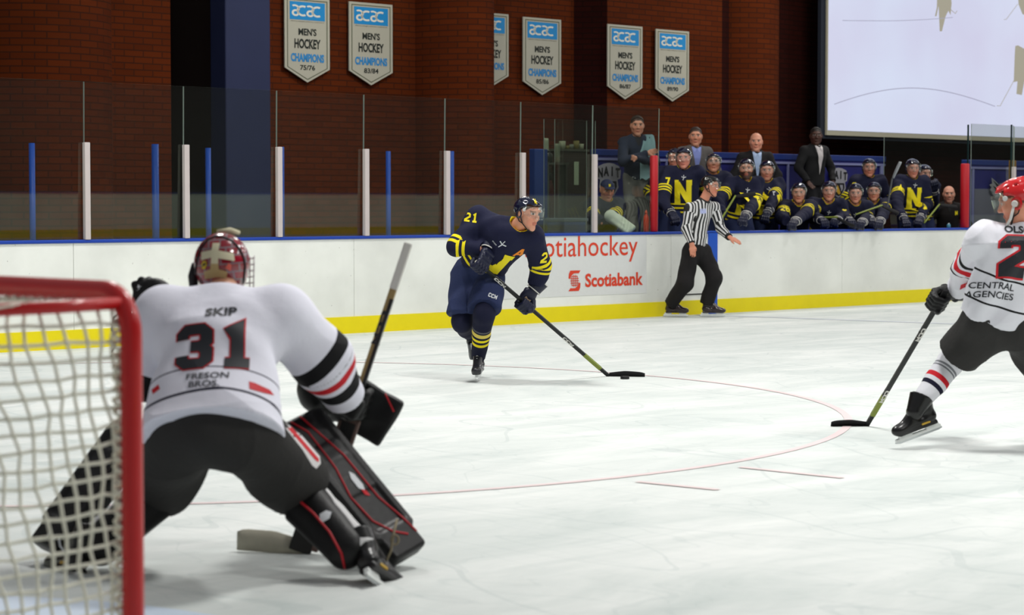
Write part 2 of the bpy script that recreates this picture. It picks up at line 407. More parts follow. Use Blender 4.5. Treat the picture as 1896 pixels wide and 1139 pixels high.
# ================================================================ THE RINK
# ---- ice
def ice_material():
    m = bpy.data.materials.new('ice'); m.use_nodes = True; nt = m.node_tree; b = nt.nodes['Principled BSDF']
    tc = nt.nodes.new('ShaderNodeTexCoord'); mp = nt.nodes.new('ShaderNodeMapping'); mp.inputs['Scale'].default_value = (1, 3.2, 1); mp.inputs['Rotation'].default_value = (0, 0, .5)
    n1 = nt.nodes.new('ShaderNodeTexNoise'); n1.inputs['Scale'].default_value = .55; n1.inputs['Detail'].default_value = 7; n1.inputs['Roughness'].default_value = .65; n1.inputs['Distortion'].default_value = .8
    n2 = nt.nodes.new('ShaderNodeTexNoise'); n2.inputs['Scale'].default_value = 9; n2.inputs['Detail'].default_value = 6
    nt.links.new(tc.outputs['Object'], mp.inputs[0]); nt.links.new(mp.outputs[0], n1.inputs[0]); nt.links.new(mp.outputs[0], n2.inputs[0])
    r = nt.nodes.new('ShaderNodeValToRGB'); r.color_ramp.elements[0].position = .3; r.color_ramp.elements[0].color = lin((194, 202, 199)); r.color_ramp.elements[1].position = .68; r.color_ramp.elements[1].color = lin((226, 229, 226))
    nt.links.new(n1.outputs['Fac'], r.inputs[0])
    # skate scratches: thin lines where a distorted noise crosses its middle
    mul = None; cur = r.outputs[0]
    for i, (sc, rot, wdt, st) in enumerate([(.9, .3, .006, .20), (1.7, 1.2, .007, .15), (3.1, 2.2, .011, .12), (.6, 2.7, .005, .18)]):
        mm = nt.nodes.new('ShaderNodeMapping'); mm.inputs['Rotation'].default_value = (0, 0, rot); mm.inputs['Location'].default_value = (i*7, i*3, 0); mm.inputs['Scale'].default_value = (1, .35, 1)
        nn = nt.nodes.new('ShaderNodeTexNoise'); nn.inputs['Scale'].default_value = sc; nn.inputs['Detail'].default_value = 1.2; nn.inputs['Distortion'].default_value = .6
        nt.links.new(tc.outputs['Object'], mm.inputs[0]); nt.links.new(mm.outputs[0], nn.inputs[0])
        s_ = nt.nodes.new('ShaderNodeMath'); s_.operation = 'SUBTRACT'; s_.inputs[1].default_value = .5; nt.links.new(nn.outputs['Fac'], s_.inputs[0])
        a = nt.nodes.new('ShaderNodeMath'); a.operation = 'ABSOLUTE'; nt.links.new(s_.outputs[0], a.inputs[0])
        l = nt.nodes.new('ShaderNodeMath'); l.operation = 'LESS_THAN'; l.inputs[1].default_value = wdt*.6; nt.links.new(a.outputs[0], l.inputs[0])
        k = nt.nodes.new('ShaderNodeMath'); k.operation = 'MULTIPLY'; k.inputs[1].default_value = st; nt.links.new(l.outputs[0], k.inputs[0])
        mx = nt.nodes.new('ShaderNodeMix'); mx.data_type = 'RGBA'; nt.links.new(k.outputs[0], mx.inputs[0]); nt.links.new(cur, mx.inputs[6]); mx.inputs[7].default_value = lin((150, 165, 165)); cur = mx.outputs[2]
    nt.links.new(cur, b.inputs['Base Color'])
    mr = nt.nodes.new('ShaderNodeMapRange'); mr.inputs[1].default_value = .3; mr.inputs[2].default_value = .7; mr.inputs[3].default_value = .42; mr.inputs[4].default_value = .7
    nt.links.new(n2.outputs['Fac'], mr.inputs[0]); nt.links.new(mr.outputs[0], b.inputs['Roughness'])
    b.inputs['Specular IOR Level'].default_value = .06
    bp = nt.nodes.new('ShaderNodeBump'); bp.inputs['Strength'].default_value = .12; bp.inputs['Distance'].default_value = .004
    nt.links.new(n2.outputs['Fac'], bp.inputs['Height']); nt.links.new(bp.outputs['Normal'], b.inputs['Normal'])
    return m
def flat_quad(s0, s1, t0, t1, z): return MB().poly([(s0, t0, z), (s1, t0, z), (s1, t1, z), (s0, t1, z)])
RM = RF.copy(); RM.translation = B0
def rmesh(mb, name): return mb.mesh(name)
def rink(name, mb, m, structure=True, parent=None):     # mesh in rink coordinates (s, t, z)
    me = mb.mesh(name)
    if structure: return struct(name, me, m, RM)
    return link(name, me, m, parent, RM if parent is None else None)
rink('floor', MB().box((-14, -26.2, -.2), (60, .06, 0)), ice_material())
conc = mat('concrete', (96, 92, 86), .85, noise=.15, nscale=3)
rink('floor_walkway', MB().box((-14, .06, -.2), (60, 12, .001)), conc)
# ---- painted ice lines
red_line = mat('red_ice_paint', (222, 203, 203), .5, noise=.12, nscale=2)
blue_line = mat('blue_ice_paint', (206, 211, 222), .5)
crease_m = mat('crease_paint', (208, 222, 238), .45, noise=.08, nscale=3)
def ring(cx, cy, r, wd, a0, a1, z, n=120):
    b = bmesh.new(); pr = None
    for i in range(n+1):
        a = a0+(a1-a0)*i/n; c, s_ = math.cos(a), math.sin(a)
        q = (b.verts.new((cx+(r-wd/2)*c, cy+(r-wd/2)*s_, z)), b.verts.new((cx+(r+wd/2)*c, cy+(r+wd/2)*s_, z)))
        if pr: b.faces.new((pr[0], pr[1], q[1], q[0]))
        pr = q
    me = bpy.data.meshes.new('trim'); b.to_mesh(me); b.free(); return me
struct('trim_1', ring(-2.5, 15.2, 4.82, .055, 0, 2*math.pi, .003), red_line)
hm = MB()
for a, b_ in (((1370, 866), (1560, 886)), ((1180, 893), (1330, 908))):
    p, q = G(*a), G(*b_); d = (q-p).normalized(); k = Vector((-d.y, d.x, 0))*.025
    hm.poly([p-k+E*.004, q-k+E*.004, q+k+E*.004, p+k+E*.004])
struct('trim_2', hm.mesh('trim'), red_line)
hm = MB()
p, q = G(1290, 583), G(2100, 612); d = (q-p).normalized(); k = Vector((-d.y, d.x, 0))*.06
hm.poly([p-k+E*.003, q-k+E*.003, q+k+E*.003, p+k+E*.003])
struct('trim_3', hm.mesh('trim'), blue_line)
GP = Vector((-1.06, 6.0, 0)); GL = GP+N*1.83        # right and left goal post bases
gm = (GP+GL)/2
hm = MB(); pts = []
for i in range(25):
    a = -math.pi/2+math.pi*i/24; c = gm+U*(1.14*math.cos(a))+N*(1.5*math.sin(a))
    pts.append(Vector((c.x, c.y, .0035)))
hm.poly(pts); struct('trim_4', hm.mesh('trim'), crease_m)
hm = MB(); p, q = GP-N*12, GP+N*14; k = U*.025
hm.poly([p-k+E*.003, q-k+E*.003, q+k+E*.003, p+k+E*.003]); struct('trim_5', hm.mesh('trim'), red_line)
# ---- boards
def board_material():
    m = bpy.data.materials.new('dasher_board'); m.use_nodes = True; nt = m.node_tree; b = nt.nodes['Principled BSDF']
    tc = nt.nodes.new('ShaderNodeTexCoord'); b.inputs['Roughness'].default_value = .35
    v = nt.nodes.new('ShaderNodeTexNoise'); v.inputs['Scale'].default_value = 24; v.inputs['Detail'].default_value = 2
    big = nt.nodes.new('ShaderNodeTexNoise'); big.inputs['Scale'].default_value = 1.1; big.inputs['Detail'].default_value = 5
    nt.links.new(tc.outputs['Object'], v.inputs[0]); nt.links.new(tc.outputs['Object'], big.inputs[0])
    r = nt.nodes.new('ShaderNodeValToRGB'); r.color_ramp.elements[0].position = .3; r.color_ramp.elements[0].color = lin((219, 221, 215)); r.color_ramp.elements[1].position = .6; r.color_ramp.elements[1].color = lin((238, 240, 234))
    nt.links.new(big.outputs['Fac'], r.inputs[0])
    g = nt.nodes.new('ShaderNodeMath'); g.operation = 'GREATER_THAN'; g.inputs[1].default_value = .74; nt.links.new(v.outputs['Fac'], g.inputs[0])
    k = nt.nodes.new('ShaderNodeMath'); k.operation = 'MULTIPLY'; k.inputs[1].default_value = .6; nt.links.new(g.outputs[0], k.inputs[0])
    mx = nt.nodes.new('ShaderNodeMix'); mx.data_type = 'RGBA'; nt.links.new(k.outputs[0], mx.inputs[0]); nt.links.new(r.outputs[0], mx.inputs[6]); mx.inputs[7].default_value = lin((110, 110, 105))
    nt.links.new(mx.outputs[2], b.inputs['Base Color']); return m
bmat = board_material()
yel = mat('yellow_kickplate', (232, 214, 8), .4, noise=.05, nscale=6)
capb = mat('blue_cap', (24, 62, 160), .4)
BH = 1.10; sD0, sD1 = S(1243), S(1312)     # door between these
def boards(side, t0, t1, cuts):
    x = -14
    mb = MB(); kb = MB(); cb = MB()
    for c in cuts+[60]:
        mb.box((x+.003, t0, .19), (c-.003, t1, BH-.035)); x = c
    kf = -.012 if t0 >= 0 else .012
    kb.box((-14, min(t0, t0+kf) if t0 >= 0 else t1, .0), (60, t0+.02 if t0 >= 0 else t1+.012, .19))
    cb.box((-14, t0-.02, BH-.035), (60, t1+.03, BH), bev=.01)
    return mb, kb, cb
seams = [S(135), S(655), S(1243), S(1312), S(1560)+.0]
mb, kb, cb = boards('far', 0, .12, seams)
rink('wall_far', mb, bmat); rink('trim_6', kb, yel); rink('trim_7', cb, capb)
mb, kb, cb = boards('near', -26.12, -26.0, [4, 8, 12, 16, 20, 24, 28, 32])
rink('wall_near', mb, bmat); rink('trim_8', kb, yel); rink('trim_9', cb, capb)
# door strip and latch line in the far boards
rink('trim_10', MB().box((S(1311), -.02, .0), (S(1327), .13, BH+.004)), mat('blue_strip', (30, 84, 190), .4))
rink('trim_11', MB().box((S(1243), -.008, ZB(1285, 545, 0)-.008), (S(1311), .005, ZB(1285, 545, 0)+.008)), mat('black_rubber', (18, 18, 18), .6))
# ---- advertisement on the boards
ad_m = mat('ad_patch', (217, 219, 218), .3, noise=.04, nscale=20)
adr = mat('ad_red', (214, 64, 38), .45)
ad = empty('board_advertisement', W(S(1080), 0, .2), 'pale advertising patch with red lettering on the white boards behind the puck carrier', 'advertisement')
z0, z1 = ZB(1190, 543, 0), ZB(1190, 434, 0)
def onboard(name, bm, m, px, py, hpx_top, hpx_bot, off, parent, org):
    c = BW(px, py, 0); h = ZB(px, hpx_top, 0)-ZB(px, hpx_bot, 0)
    return decal(name, bm, m, parent, org, c, U, E, h, None, off)
adb = rects_bm([(-1, -1, 1, 1)])
for v in adb.verts:
    v.co = Vector(((S(1197) if v.co.x > 0 else S(905)), 0, (z1 if v.co.y > 0 else z0)))
me = bpy.data.meshes.new('panel'); adb.to_mesh(me); adb.free()
o = link('panel', me, ad_m, ad, Matrix.Translation(-ad.location) @ RM @ Matrix.Translation((0, -.004, 0)))
def fit_text(name, txt, m, x0, x1, ytop, ybot, t, off, parent, org, bold=0, xm=None):
    """lettering spanning pixel columns x0..x1 on the plane t"""
    xm = xm or (x0+x1)/2; z_t, z_b = ZB(xm, ytop, t), ZB(xm, ybot, t); s0, s1 = S(x0, t), S(x1, t)
    bm = text_polys(txt, bold); xs = [v.co.x for v in bm.verts]; wd = max(xs)-min(xs); h = z_t-z_b
    k = (s1-s0)/(wd*h)
    for v in bm.verts: v.co.x *= k
    return decal(name, bm, m, parent, org, W((s0+s1)/2, t, (z_t+z_b)/2), U, E, h, None, off)
fit_text('lettering', 'scotiahockey', adr, 972, 1180, 437, 487, 0, .008, ad, ad.location, .0)
fit_text('lettering', 'Scotiabank', adr, 1083, 1190, 505, 530, 0, .008, ad, ad.location, .03)
sb = poly_bm([[(-.30,.5),(.42,.5),(.30,.36),(-.05,.36),(-.22,.25),(-.30,.1),(-.42,.12),(-.40,.34)],
              [(.30,-.5),(-.42,-.5),(-.30,-.36),(.05,-.36),(.22,-.25),(.30,-.1),(.42,-.12),(.40,-.34)]])
ct = []
for i in range(5):
    y = -.22+.11*i; x = math.sqrt(.30**2-y*y); ct.append([(-x, y-.02), (x, y-.02), (x, y+.02), (-x, y+.02)])
for i in range(4):
    x = -.2+.133*i; y = math.sqrt(.30**2-x*x); ct.append([(x-.017, -y), (x+.017, -y), (x+.017, y), (x-.017, y)])
onboard('emblem', sb, adr, 1063, 520, 502, 540, .008, ad, ad.location)
onboard('emblem', poly_bm(ct), adr, 1063, 520, 502, 540, .010, ad, ad.location)
# ---- opposite side above the boards: dim stand
rink('wall_stand', MB().box((-14, -28.4, 0), (70, -28.2, 3.2)), mat('stand_green', (24, 27, 20), .8, noise=.3, nscale=2))
rink('wall_upper', MB().box((-14, -28.6, 3.2), (70, -28.4, 9)), mat('stand_dark', (16, 14, 12), .9))
# ---- glass
gl = glass_mat('rink_glass', (.87, .885, .86, 1), .015, 1.8, .004)
gedge = mat('glass_edge', (150, 165, 155), .3)
postm = mat('aluminium_post', (196, 186, 184), .4, noise=.05)
bluep = mat('blue_post', (20, 72, 168), .45)
def glass_mesh(w_, h_, th=.012, lower=0):
    bm = bmesh.new(); bmesh.ops.create_cube(bm, size=1)
    for v in bm.verts: v.co = Vector((v.co.x*w_, v.co.y*th, (v.co.z+.5)*h_))
    me = bpy.data.meshes.new('glass_pane'); bm.normal_update()
    for f in bm.faces: f.material_index = 1 if abs(f.normal.x) > .5 or f.normal.z > .5 else 0
    bm.to_mesh(me); bm.free(); me.materials.append(gl); me.materials.append(gedge); return me
LEAN = Matrix.Rotation(math.radians(.72), 4, 'X')
postpx = [-22, 155, 339, 511, 672, 822, 962, 1095]; sp = [S(x, .05) for x in postpx]
sp = [sp[0]-1.26]+sp; gtop = ZB(512, 168, .05)-BH
names = ['behind the net at the far left of the boards', 'left of the leftmost pale post', 'between the first and second pale posts from the left', 'above the goalkeeper in white between pale posts',
         'between the third and fourth pale posts', 'between the fourth and fifth pale posts', 'just left of the skating player in navy', 'above the head of the skating player in navy', 'in front of the man with crossed arms']
ends = sp+[S(1218, .05)]
cache = {}
for i in range(len(ends)-1):
    a, b_ = ends[i], ends[i+1]
    me = glass_mesh(b_-a-.008, gtop)
    g = link('rink_glass', me, None, None, RM @ Matrix.Translation(((a+b_)/2, .05, BH)) @ LEAN)
    tag(g, 'tall clear rink glass pane '+names[i], 'glass pane', 'rink glass panes on the far boards')
ptop = ZB(512, 272, .0)-BH
pm = MB().box((-.032, -.03, 0), (.032, .02, ptop), bev=.006).mesh('glass_post')
pn = ['outside the left edge of the net', 'farthest left, over the net', 'second from the left', 'third from the left', 'fourth from the left', 'left of the skater in navy', 'behind the helmet of the skater in navy', 'beside the seated backup goalkeeper']
for i, s_ in enumerate(sp[1:]):
    if i == 0: continue
    o = link('glass_post', pm, postm, None, RM @ Matrix.Translation((s_, 0, BH)))
    tag(o, 'short pale aluminium glass post on the boards, '+pn[i], 'post', 'pale posts holding the rink glass')
# blue posts standing on the walkway behind the glass
for (px, yt, wd, lab) in ((60, 265, 11, 'far left above the net'), (288, 267, 13, 'left of the goalkeeper helmet'), (386, 274, 11, 'directly above the goalkeeper helmet'), (522, 272, 10, 'beside the third pale post'),
                          (719, 280, 10, 'right of the fourth pale post'), (836, 280, 11, 'right of the fifth pale post')):
    t = 1.2 if px != 288 else .35; s_ = S(px, t); zt = ZB(px, yt, t); wdm = wd*.0059
    o = link('rail_post', MB().tube([(0, 0, 0), (0, 0, zt)], wdm/2, 12).mesh('rail_post'), bluep, None, RM @ Matrix.Translation((s_, t, 0)))
    tag(o, 'blue post standing behind the rink glass, '+lab, 'post', 'blue posts behind the rink glass')
# ---- brick building behind
def brick_material(name, c1, c2, mortar, rep=1.0):
    m = bpy.data.materials.new(name); m.use_nodes = True; nt = m.node_tree; b = nt.nodes['Principled BSDF']; b.inputs['Roughness'].default_value = .9; b.inputs['Specular IOR Level'].default_value = .08
    uv = nt.nodes.new('ShaderNodeUVMap'); bt = nt.nodes.new('ShaderNodeTexBrick')
    bt.inputs['Scale'].default_value = 1; bt.inputs['Brick Width'].default_value = .30; bt.inputs['Row Height'].default_value = .085; bt.inputs['Mortar Size'].default_value = .008
    bt.inputs['Color1'].default_value = lin(c1); bt.inputs['Color2'].default_value = lin(c2); bt.inputs['Mortar'].default_value = lin(mortar)
    nz = nt.nodes.new('ShaderNodeTexNoise'); nz.inputs['Scale'].default_value = .5; nz.inputs['Detail'].default_value = 4
    nt.links.new(uv.outputs[0], bt.inputs['Vector']); nt.links.new(uv.outputs[0], nz.inputs['Vector'])
    mx = nt.nodes.new('ShaderNodeMix'); mx.data_type = 'RGBA'; mx.blend_type = 'MULTIPLY'; mx.inputs[0].default_value = .5
    nt.links.new(bt.outputs['Color'], mx.inputs[6]); nt.links.new(nz.outputs['Fac'], mx.inputs[7])
    nt.links.new(mx.outputs[2], b.inputs['Base Color']); return m
brick = brick_material('red_brick', (100, 42, 14), (88, 36, 12), (62, 32, 18))
brick_shade = brick_material('shaded_brick', (52, 16, 10), (44, 13, 9), (30, 14, 10))  # same brick with shade put into its colour
WT = 5.2
def wall_strip(profile, z0, z1, name, m):   # profile: (s, t) points, UV in metres along the strip
    bm = bmesh.new(); uvl = bm.loops.layers.uv.new('UVMap'); acc = 0; pr = None
    for i, (s_, t) in enumerate(profile):
        if i: acc += math.hypot(s_-profile[i-1][0], t-profile[i-1][1])
        q = (bm.verts.new((s_, t, z0)), bm.verts.new((s_, t, z1)), acc)
        if pr:
            f = bm.faces.new((pr[0], q[0], q[1], pr[1])); f.smooth = len(profile) > 6
            for l, (x, y) in zip(f.loops, ((pr[2], z0), (q[2], z0), (q[2], z1), (pr[2], z1))): l[uvl].uv = (x, y)
        pr = q
    me = bpy.data.meshes.new(name); bm.to_mesh(me); bm.free(); return struct(name, me, m, RM)
ZT = 9
sw = lambda px: S(px, WT)
wall_strip([(-14, WT), (sw(318), WT)], 0, ZT, 'wall_brick', brick)
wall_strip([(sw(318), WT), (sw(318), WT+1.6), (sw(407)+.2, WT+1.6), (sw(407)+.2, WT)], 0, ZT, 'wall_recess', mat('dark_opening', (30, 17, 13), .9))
rink('trim_12', MB().box((sw(407), WT-.15, 0), (sw(490), WT+.2, ZT), bev=.02), mat('navy_panel', (34, 42, 76), .7, noise=.12, nscale=2))
wall_strip([(sw(490), WT), (sw(1062), WT)], 0, ZT, 'wall_brick', brick)
wall_strip([(sw(1062), WT), (sw(1064), WT-.0), (sw(1088), WT-.42)], 0, ZT, 'wall_return', brick_shade)
wall_strip([(sw(1088), WT-.42), (sw(1300), WT-.42)], 0, ZT, 'wall_brick', brick)
wall_strip([(sw(1300), WT-.42), (sw(1560), WT), (60, WT)], 0, ZT, 'wall_shaded', brick_shade)  # right stretch of wall, its shade painted in as darker brick
def column(px0, px1, r=.78, tt=WT, b=None):    # rounded brick pier whose right silhouette lands on px1
    b = b or r; lo, hi = S(px1, tt)-3, S(px1, tt)+1
    for _ in range(40):
        sc = (lo+hi)/2; pr = [(sc-r*math.cos(math.pi*i/40), tt-b*math.sin(math.pi*i/40)) for i in range(41)]
        px = max(948+4000*W(*q).x/W(*q).y for q in pr)
        if px > px1: hi = sc
        else: lo = sc
    wall_strip(pr, 0, ZT, 'wall_column', brick)
column(0, 210, 1.0); column(757, 915, .55, WT, .95); column(1297, 1440, .75)
# ---- championship pennants
pen_w = mat('pennant_cloth', (172, 170, 156), .7); pen_b = mat('pennant_blue', (22, 132, 196), .6); pen_k = mat('pennant_black', (28, 34, 30), .6)
pen_l = mat('pennant_line', (92, 96, 78), .7); pen_c = mat('pennant_letter_blue', (40, 128, 190), .6)
def pennant(px0, px1, ytop0, ytip, year, where, t):
    sc = (S(px0, t)+S(px1, t))/2; wd = S(px1, t)-S(px0, t); xm = (px0+px1)/2
    zt = ZB(xm, ytop0, t); zb = ZB(xm, ytip, t); h = zt-zb; org = W(sc, t, zb)
    root = empty('championship_pennant', org, 'white hockey champions pennant with blue heading, '+where, 'pennant', 'championship pennants on the brick wall', ANG)
    def L(pts): return [(x*wd/2, z) for x, z in pts]
    shp = [(-1, h), (-1, h*.165), (0, 0), (1, h*.165), (1, h)]
    mb = MB(); M = Matrix(((1, 0, 0, 0), (0, 0, -1, 0), (0, 1, 0, 0), (0, 0, 0, 1)))
    mb.prism(L(shp), M, .02); link('cloth', mb.mesh('cloth'), pen_w, root)
    def flat(name, bm, m, cx, cz, sz, off, kx=1):
        for v in bm.verts: v.co = Vector((cx+v.co.x*sz*kx, -.02-off, cz+v.co.y*sz))
        me = bpy.data.meshes.new(name); bm.to_mesh(me); bm.free(); return link(name, me, m, root)
    # thin border line
    def inset(k, dz): return [(-k, h-dz), (-k, h*.165+dz*.35), (0, dz*1.05), (k, h*.165+dz*.35), (k, h-dz)]
    a, b_ = inset(.90, h*.028), inset(.86, h*.040); bm = bmesh.new(); a = L(a); b_ = L(b_)
    va = [bm.verts.new((x, z, 0)) for x, z in a]; vb = [bm.verts.new((x, z, 0)) for x, z in b_]
    for i in range(5): j = (i+1) % 5; bm.faces.new((va[i], va[j], vb[j], vb[i]))
    flat('border', bm, pen_l, 0, 0, 1, .002)
    flat('heading', rects_bm([(-.78*wd/2, h*.735, .78*wd/2, h*.945)]), pen_b, 0, 0, 1, .003)
    bw = h*.135                       # a c a c as rounded strokes
    bm = bmesh.new()
    def arc(cx, cy, r, a0, a1, wq=.17, n=14):
        pr = None
        for i in range(n+1):
            a = math.radians(a0+(a1-a0)*i/n); q = [bm.verts.new((cx+(r+s_*wq/2)*math.cos(a), cy+(r+s_*wq/2)*math.sin(a), 0)) for s_ in (-1, 1)]
            if pr: bm.faces.new((pr[0], pr[1], q[1], q[0]))
            pr = q
    for k in (0, 1):
        x = -.98+k*1.12
        arc(x, -.20, .22, 0, 360, .16); arc(x-.06, .14, .30, 125, -20, .15, 10); arc(x+.56, .0, .40, 60, 300, .17)
    flat('heading_lettering', bm, mat('pennant_white', (215, 215, 205), .6), .02*wd, h*.84, bw, .005, wd*.78/(bw*2.7))
    def word(txt, m, cz, hh, ww, bold):
        bm = text_polys(txt, bold); xs = [v.co.x for v in bm.verts]; k = ww*wd/((max(xs)-min(xs))*hh)
        flat('lettering', bm, m, 0, cz, hh, .004, k)
    word("alberta colleges athletics conference", pen_k, h*.715, h*.014, .74, 0)
    word("MEN'S", pen_k, h*.595, h*.085, .40, .03); word('HOCKEY', pen_k, h*.455, h*.115, .58, .035)
    word('CHAMPIONS', pen_c, h*.29, h*.10, .74, .045)
    if year: word(year, pen_k, h*.175, h*.06, .33, .02)
    return root
pt = WT-.05
pennant(527, 610, -4, 153, '75/76', 'leftmost in view, dated 75/76', pt)
pennant(646, 726, 6, 158, '83/84', 'second from the left, dated 83/84', pt)
pennant(873, 940, 24, 162, None, 'half hidden behind the round brick column', pt-.0)
pennant(967, 1037, 34, 176, '85/86', 'dated 85/86, above the penalty box glass', pt)
pennant(1123, 1187, 47, 184, '86/87', 'dated 86/87, above the man with crossed arms', pt-.42)
pennant(1212, 1273, 56, 188, '89/90', 'rightmost, dated 89/90', pt-.42)
# ---- projection screen
sct = 4.4
scr = empty('projection_screen', W(S(1530, sct), sct, 0), 'large bright projection screen hanging above the right end of the bench', 'screen', None, ANG)
org = scr.location; zb = ZB(1530, 250, sct); s0 = S(1530, sct)
def scr_mat():
    m = bpy.data.materials.new('projected_picture'); m.use_nodes = True; nt = m.node_tree; b = nt.nodes['Principled BSDF']
    tc = nt.nodes.new('ShaderNodeTexCoord'); nz = nt.nodes.new('ShaderNodeTexNoise'); nz.inputs['Scale'].default_value = .35; nz.inputs['Detail'].default_value = 3
    r = nt.nodes.new('ShaderNodeValToRGB'); r.color_ramp.elements[0].position = .3; r.color_ramp.elements[0].color = lin((196, 196, 222)); r.color_ramp.elements[1].position = .7; r.color_ramp.elements[1].color = lin((204, 214, 236))
    nt.links.new(tc.outputs['Object'], nz.inputs[0]); nt.links.new(nz.outputs['Fac'], r.inputs[0])
    b.inputs['Base Color'].default_value = (.1, .1, .1, 1); b.inputs['Roughness'].default_value = .8
    nt.links.new(r.outputs[0], b.inputs['Emission Color']); b.inputs['Emission Strength'].default_value = 1.12; return m
zbb = ZB(1530, 242, sct)-.12
link('screen_cloth', MB().box((0, 0, zb), (9, .04, ZT-1)).mesh('screen_cloth'), mat('screen_border', (172, 168, 148), .8), scr)
link('projected_picture', MB().box((.02, -.01, ZB(1530, 241, sct)), (9, -.003, ZT-1.2)).mesh('projected_picture'), scr_mat(), scr)
link('backing_frame', MB().box((-.12, .05, zb-.06), (9, .12, ZT-1)).mesh('backing_frame'), mat('dark_slate', (30, 36, 48), .7), scr)
gh = mat('projected_beige', (196, 190, 170), .8, emit=.75); ghl = mat('projected_line', (184, 184, 206), .8, emit=.85)
def sp2(px, py): p = RM.inverted() @ BW(px, py, sct-.015); return Vector((p.x-s0, p.y-sct, p.z))
def ghost(pts, m=gh, name='projected_player'):
    bm = bmesh.new(); bm.faces.new([bm.verts.new(sp2(x, y)) for x, y in pts]); bmesh.ops.triangulate(bm, faces=bm.faces[:])
    me = bpy.data.meshes.new(name); bm.to_mesh(me); bm.free(); return link(name, me, m, scr)
def gline(pts, r, m=ghl, name='projected_line'): return link(name, MB().tube([sp2(x, y) for x, y in pts], r, 6).mesh(name), m, scr)
ghost([(1880,85),(1885,84),(1896,90),(1910,92),(1912,120),(1905,150),(1908,172),(1898,178),(1897,148),(1893,146),(1892,176),(1882,174),(1884,150),(1877,152),(1880,138),(1884,128),(1883,105),(1879,98)])
gline([(1878, 148), (1852, 196), (1846, 196)], .006, gh, 'projected_stick')
ghost([(1736,-30),(1758,-30),(1762,6),(1760,28),(1756,20),(1750,8),(1751,30),(1744,58),(1740,58),(1743,28),(1738,10),(1734,30),(1731,30),(1735,12)])
gline([(1758, 16), (1769, 25), (1772, 20)], .006, gh, 'projected_stick')
gline([(1560+i*12, 38+1.0*math.sin(i*.1)+(-.09*(i-6)**1.8 if i > 6 else 0)) for i in range(18)], .006)
gline([(1545+i*11, 205-42*math.sin(math.pi*min(1, (i+3)/32))) for i in range(28)], .008)
ghost([(1884,-20),(1900,-20),(1902,30),(1893,26),(1886,8)])
gline([(1884, 8), (1863, 36), (1859, 36)], .005, gh, 'projected_stick')
# ================================================================ BENCH AND PENALTY BOX
bluew = mat('bench_blue', (26, 28, 104), .6, noise=.15, nscale=5); blueframe = mat('bench_frame_blue', (20, 44, 112), .5)
rail_m = mat('bench_rail', (122, 126, 170), .5); greyw = mat('grey_wall_panel', (104, 106, 120), .7)
BT = 2.15
rink('floor_bench', MB().box((S(1000, .2), .14, 0), (60, BT+.9, .30)), mat('rubber_floor', (26, 26, 28), .9))
zt1 = ZB(1450, 285, BT)
def bench_wall(px0, px1, ztop, label, verts, t=BT):
    root = empty('bench_back_wall', W(S(px0, t), t, .30), label, 'wall panel', None, ANG); z = ztop-.30; L = S(px1, t)-S(px0, t)
    link('panel', MB().box((0, 0, 0), (L, .06, z-.08)).mesh('panel'), bluew, root)
    link('top_frame', MB().box((-.03, -.02, z-.09), (L+.03, .08, z), bev=.008).mesh('top_frame'), blueframe, root)
    link('rail', MB().box((0, -.03, z-.155), (L, -.002, z-.12)).mesh('rail'), rail_m, root)
    for px, wd in verts:
        x = S(px, t)-S(px0, t); link('upright', MB().box((x-wd, -.03, 0), (x+wd, -.002, z-.15)).mesh('upright'), rail_m, root)
    return root
wl = bench_wall(1103, 1636, zt1, 'blue back wall of the players bench with pale rail', [(1232, .014), (1457, .014), (1630, .035)])
wr = bench_wall(1788, 2000, ZB(1850, 297, BT), 'blue back wall right of the bench with grey lower half', [(1799, .03)])
x0 = S(1803, BT)-S(1788, BT)
link('lower_panel', MB().box((x0, -.012, 0), (4, -.002, ZB(1830, 350, BT)-.3)).mesh('lower_panel'), greyw, wr)
def nait_sign(px, py, hpx, label, part=False):
    t = BT-.035; c = BW(px, py, t); h = ZB(px, py-hpx/2, t)-ZB(px, py+hpx/2, t)
    root = empty('team_sign', c, label, 'sign', None)
    wht = mat('sign_silver', (150, 150, 158), .5); blk = mat('sign_black', (16, 16, 22), .6)
    sh = [(-.50,.28),(-.42,.40),(-.2,.47),(0,.49),(.2,.47),(.42,.40),(.50,.28),(.47,.05),(.36,.02),(.40,-.2),(.22,-.42),(0,-.5),(-.22,-.42),(-.40,-.2),(-.36,.02),(-.47,.05)]
    decal('backing', poly_bm([sh]), wht, root, root.location, c, U, E, h, None, .004)
    # arched letters
    for i, ch in enumerate('NAIT'):
        bm = text_polys(ch, .05); a = (i-1.5)*.24
        for v in bm.verts: v.co = Vector((v.co.x*.24*.9+a, v.co.y*.27+.26-.35*a*a, 0))
        decal('letter', bm, blk, root, root.location, c, U, E, h, None, .010)
    if not part:
        decal('shield', poly_bm([[(-.3,-.02),(.3,-.02),(.32,-.18),(.16,-.4),(0,-.45),(-.16,-.4),(-.32,-.18)]]), blk, root, root.location, c, U, E, h, None, .010)
        decal('stripe', poly_bm([[(-.18,-.1),(-.05,-.1),(.1,-.36),(0,-.4),(-.14,-.3)]]), mat('sign_gold', (190, 150, 40), .5), root, root.location, c, U, E, h, None, .015)
        decal('stripe', poly_bm([[(.05,-.08),(.2,-.08),(.22,-.2),(.14,-.3)]]), wht, root, root.location, c, U, E, h, None, .015)
    return root
nait_sign(1127, 334, 66, 'silver and black team sign on the blue wall behind the seated backup goalkeeper')
nait_sign(1552, 338, 56, 'silver and black team sign on the blue wall beside the man in the black suit')
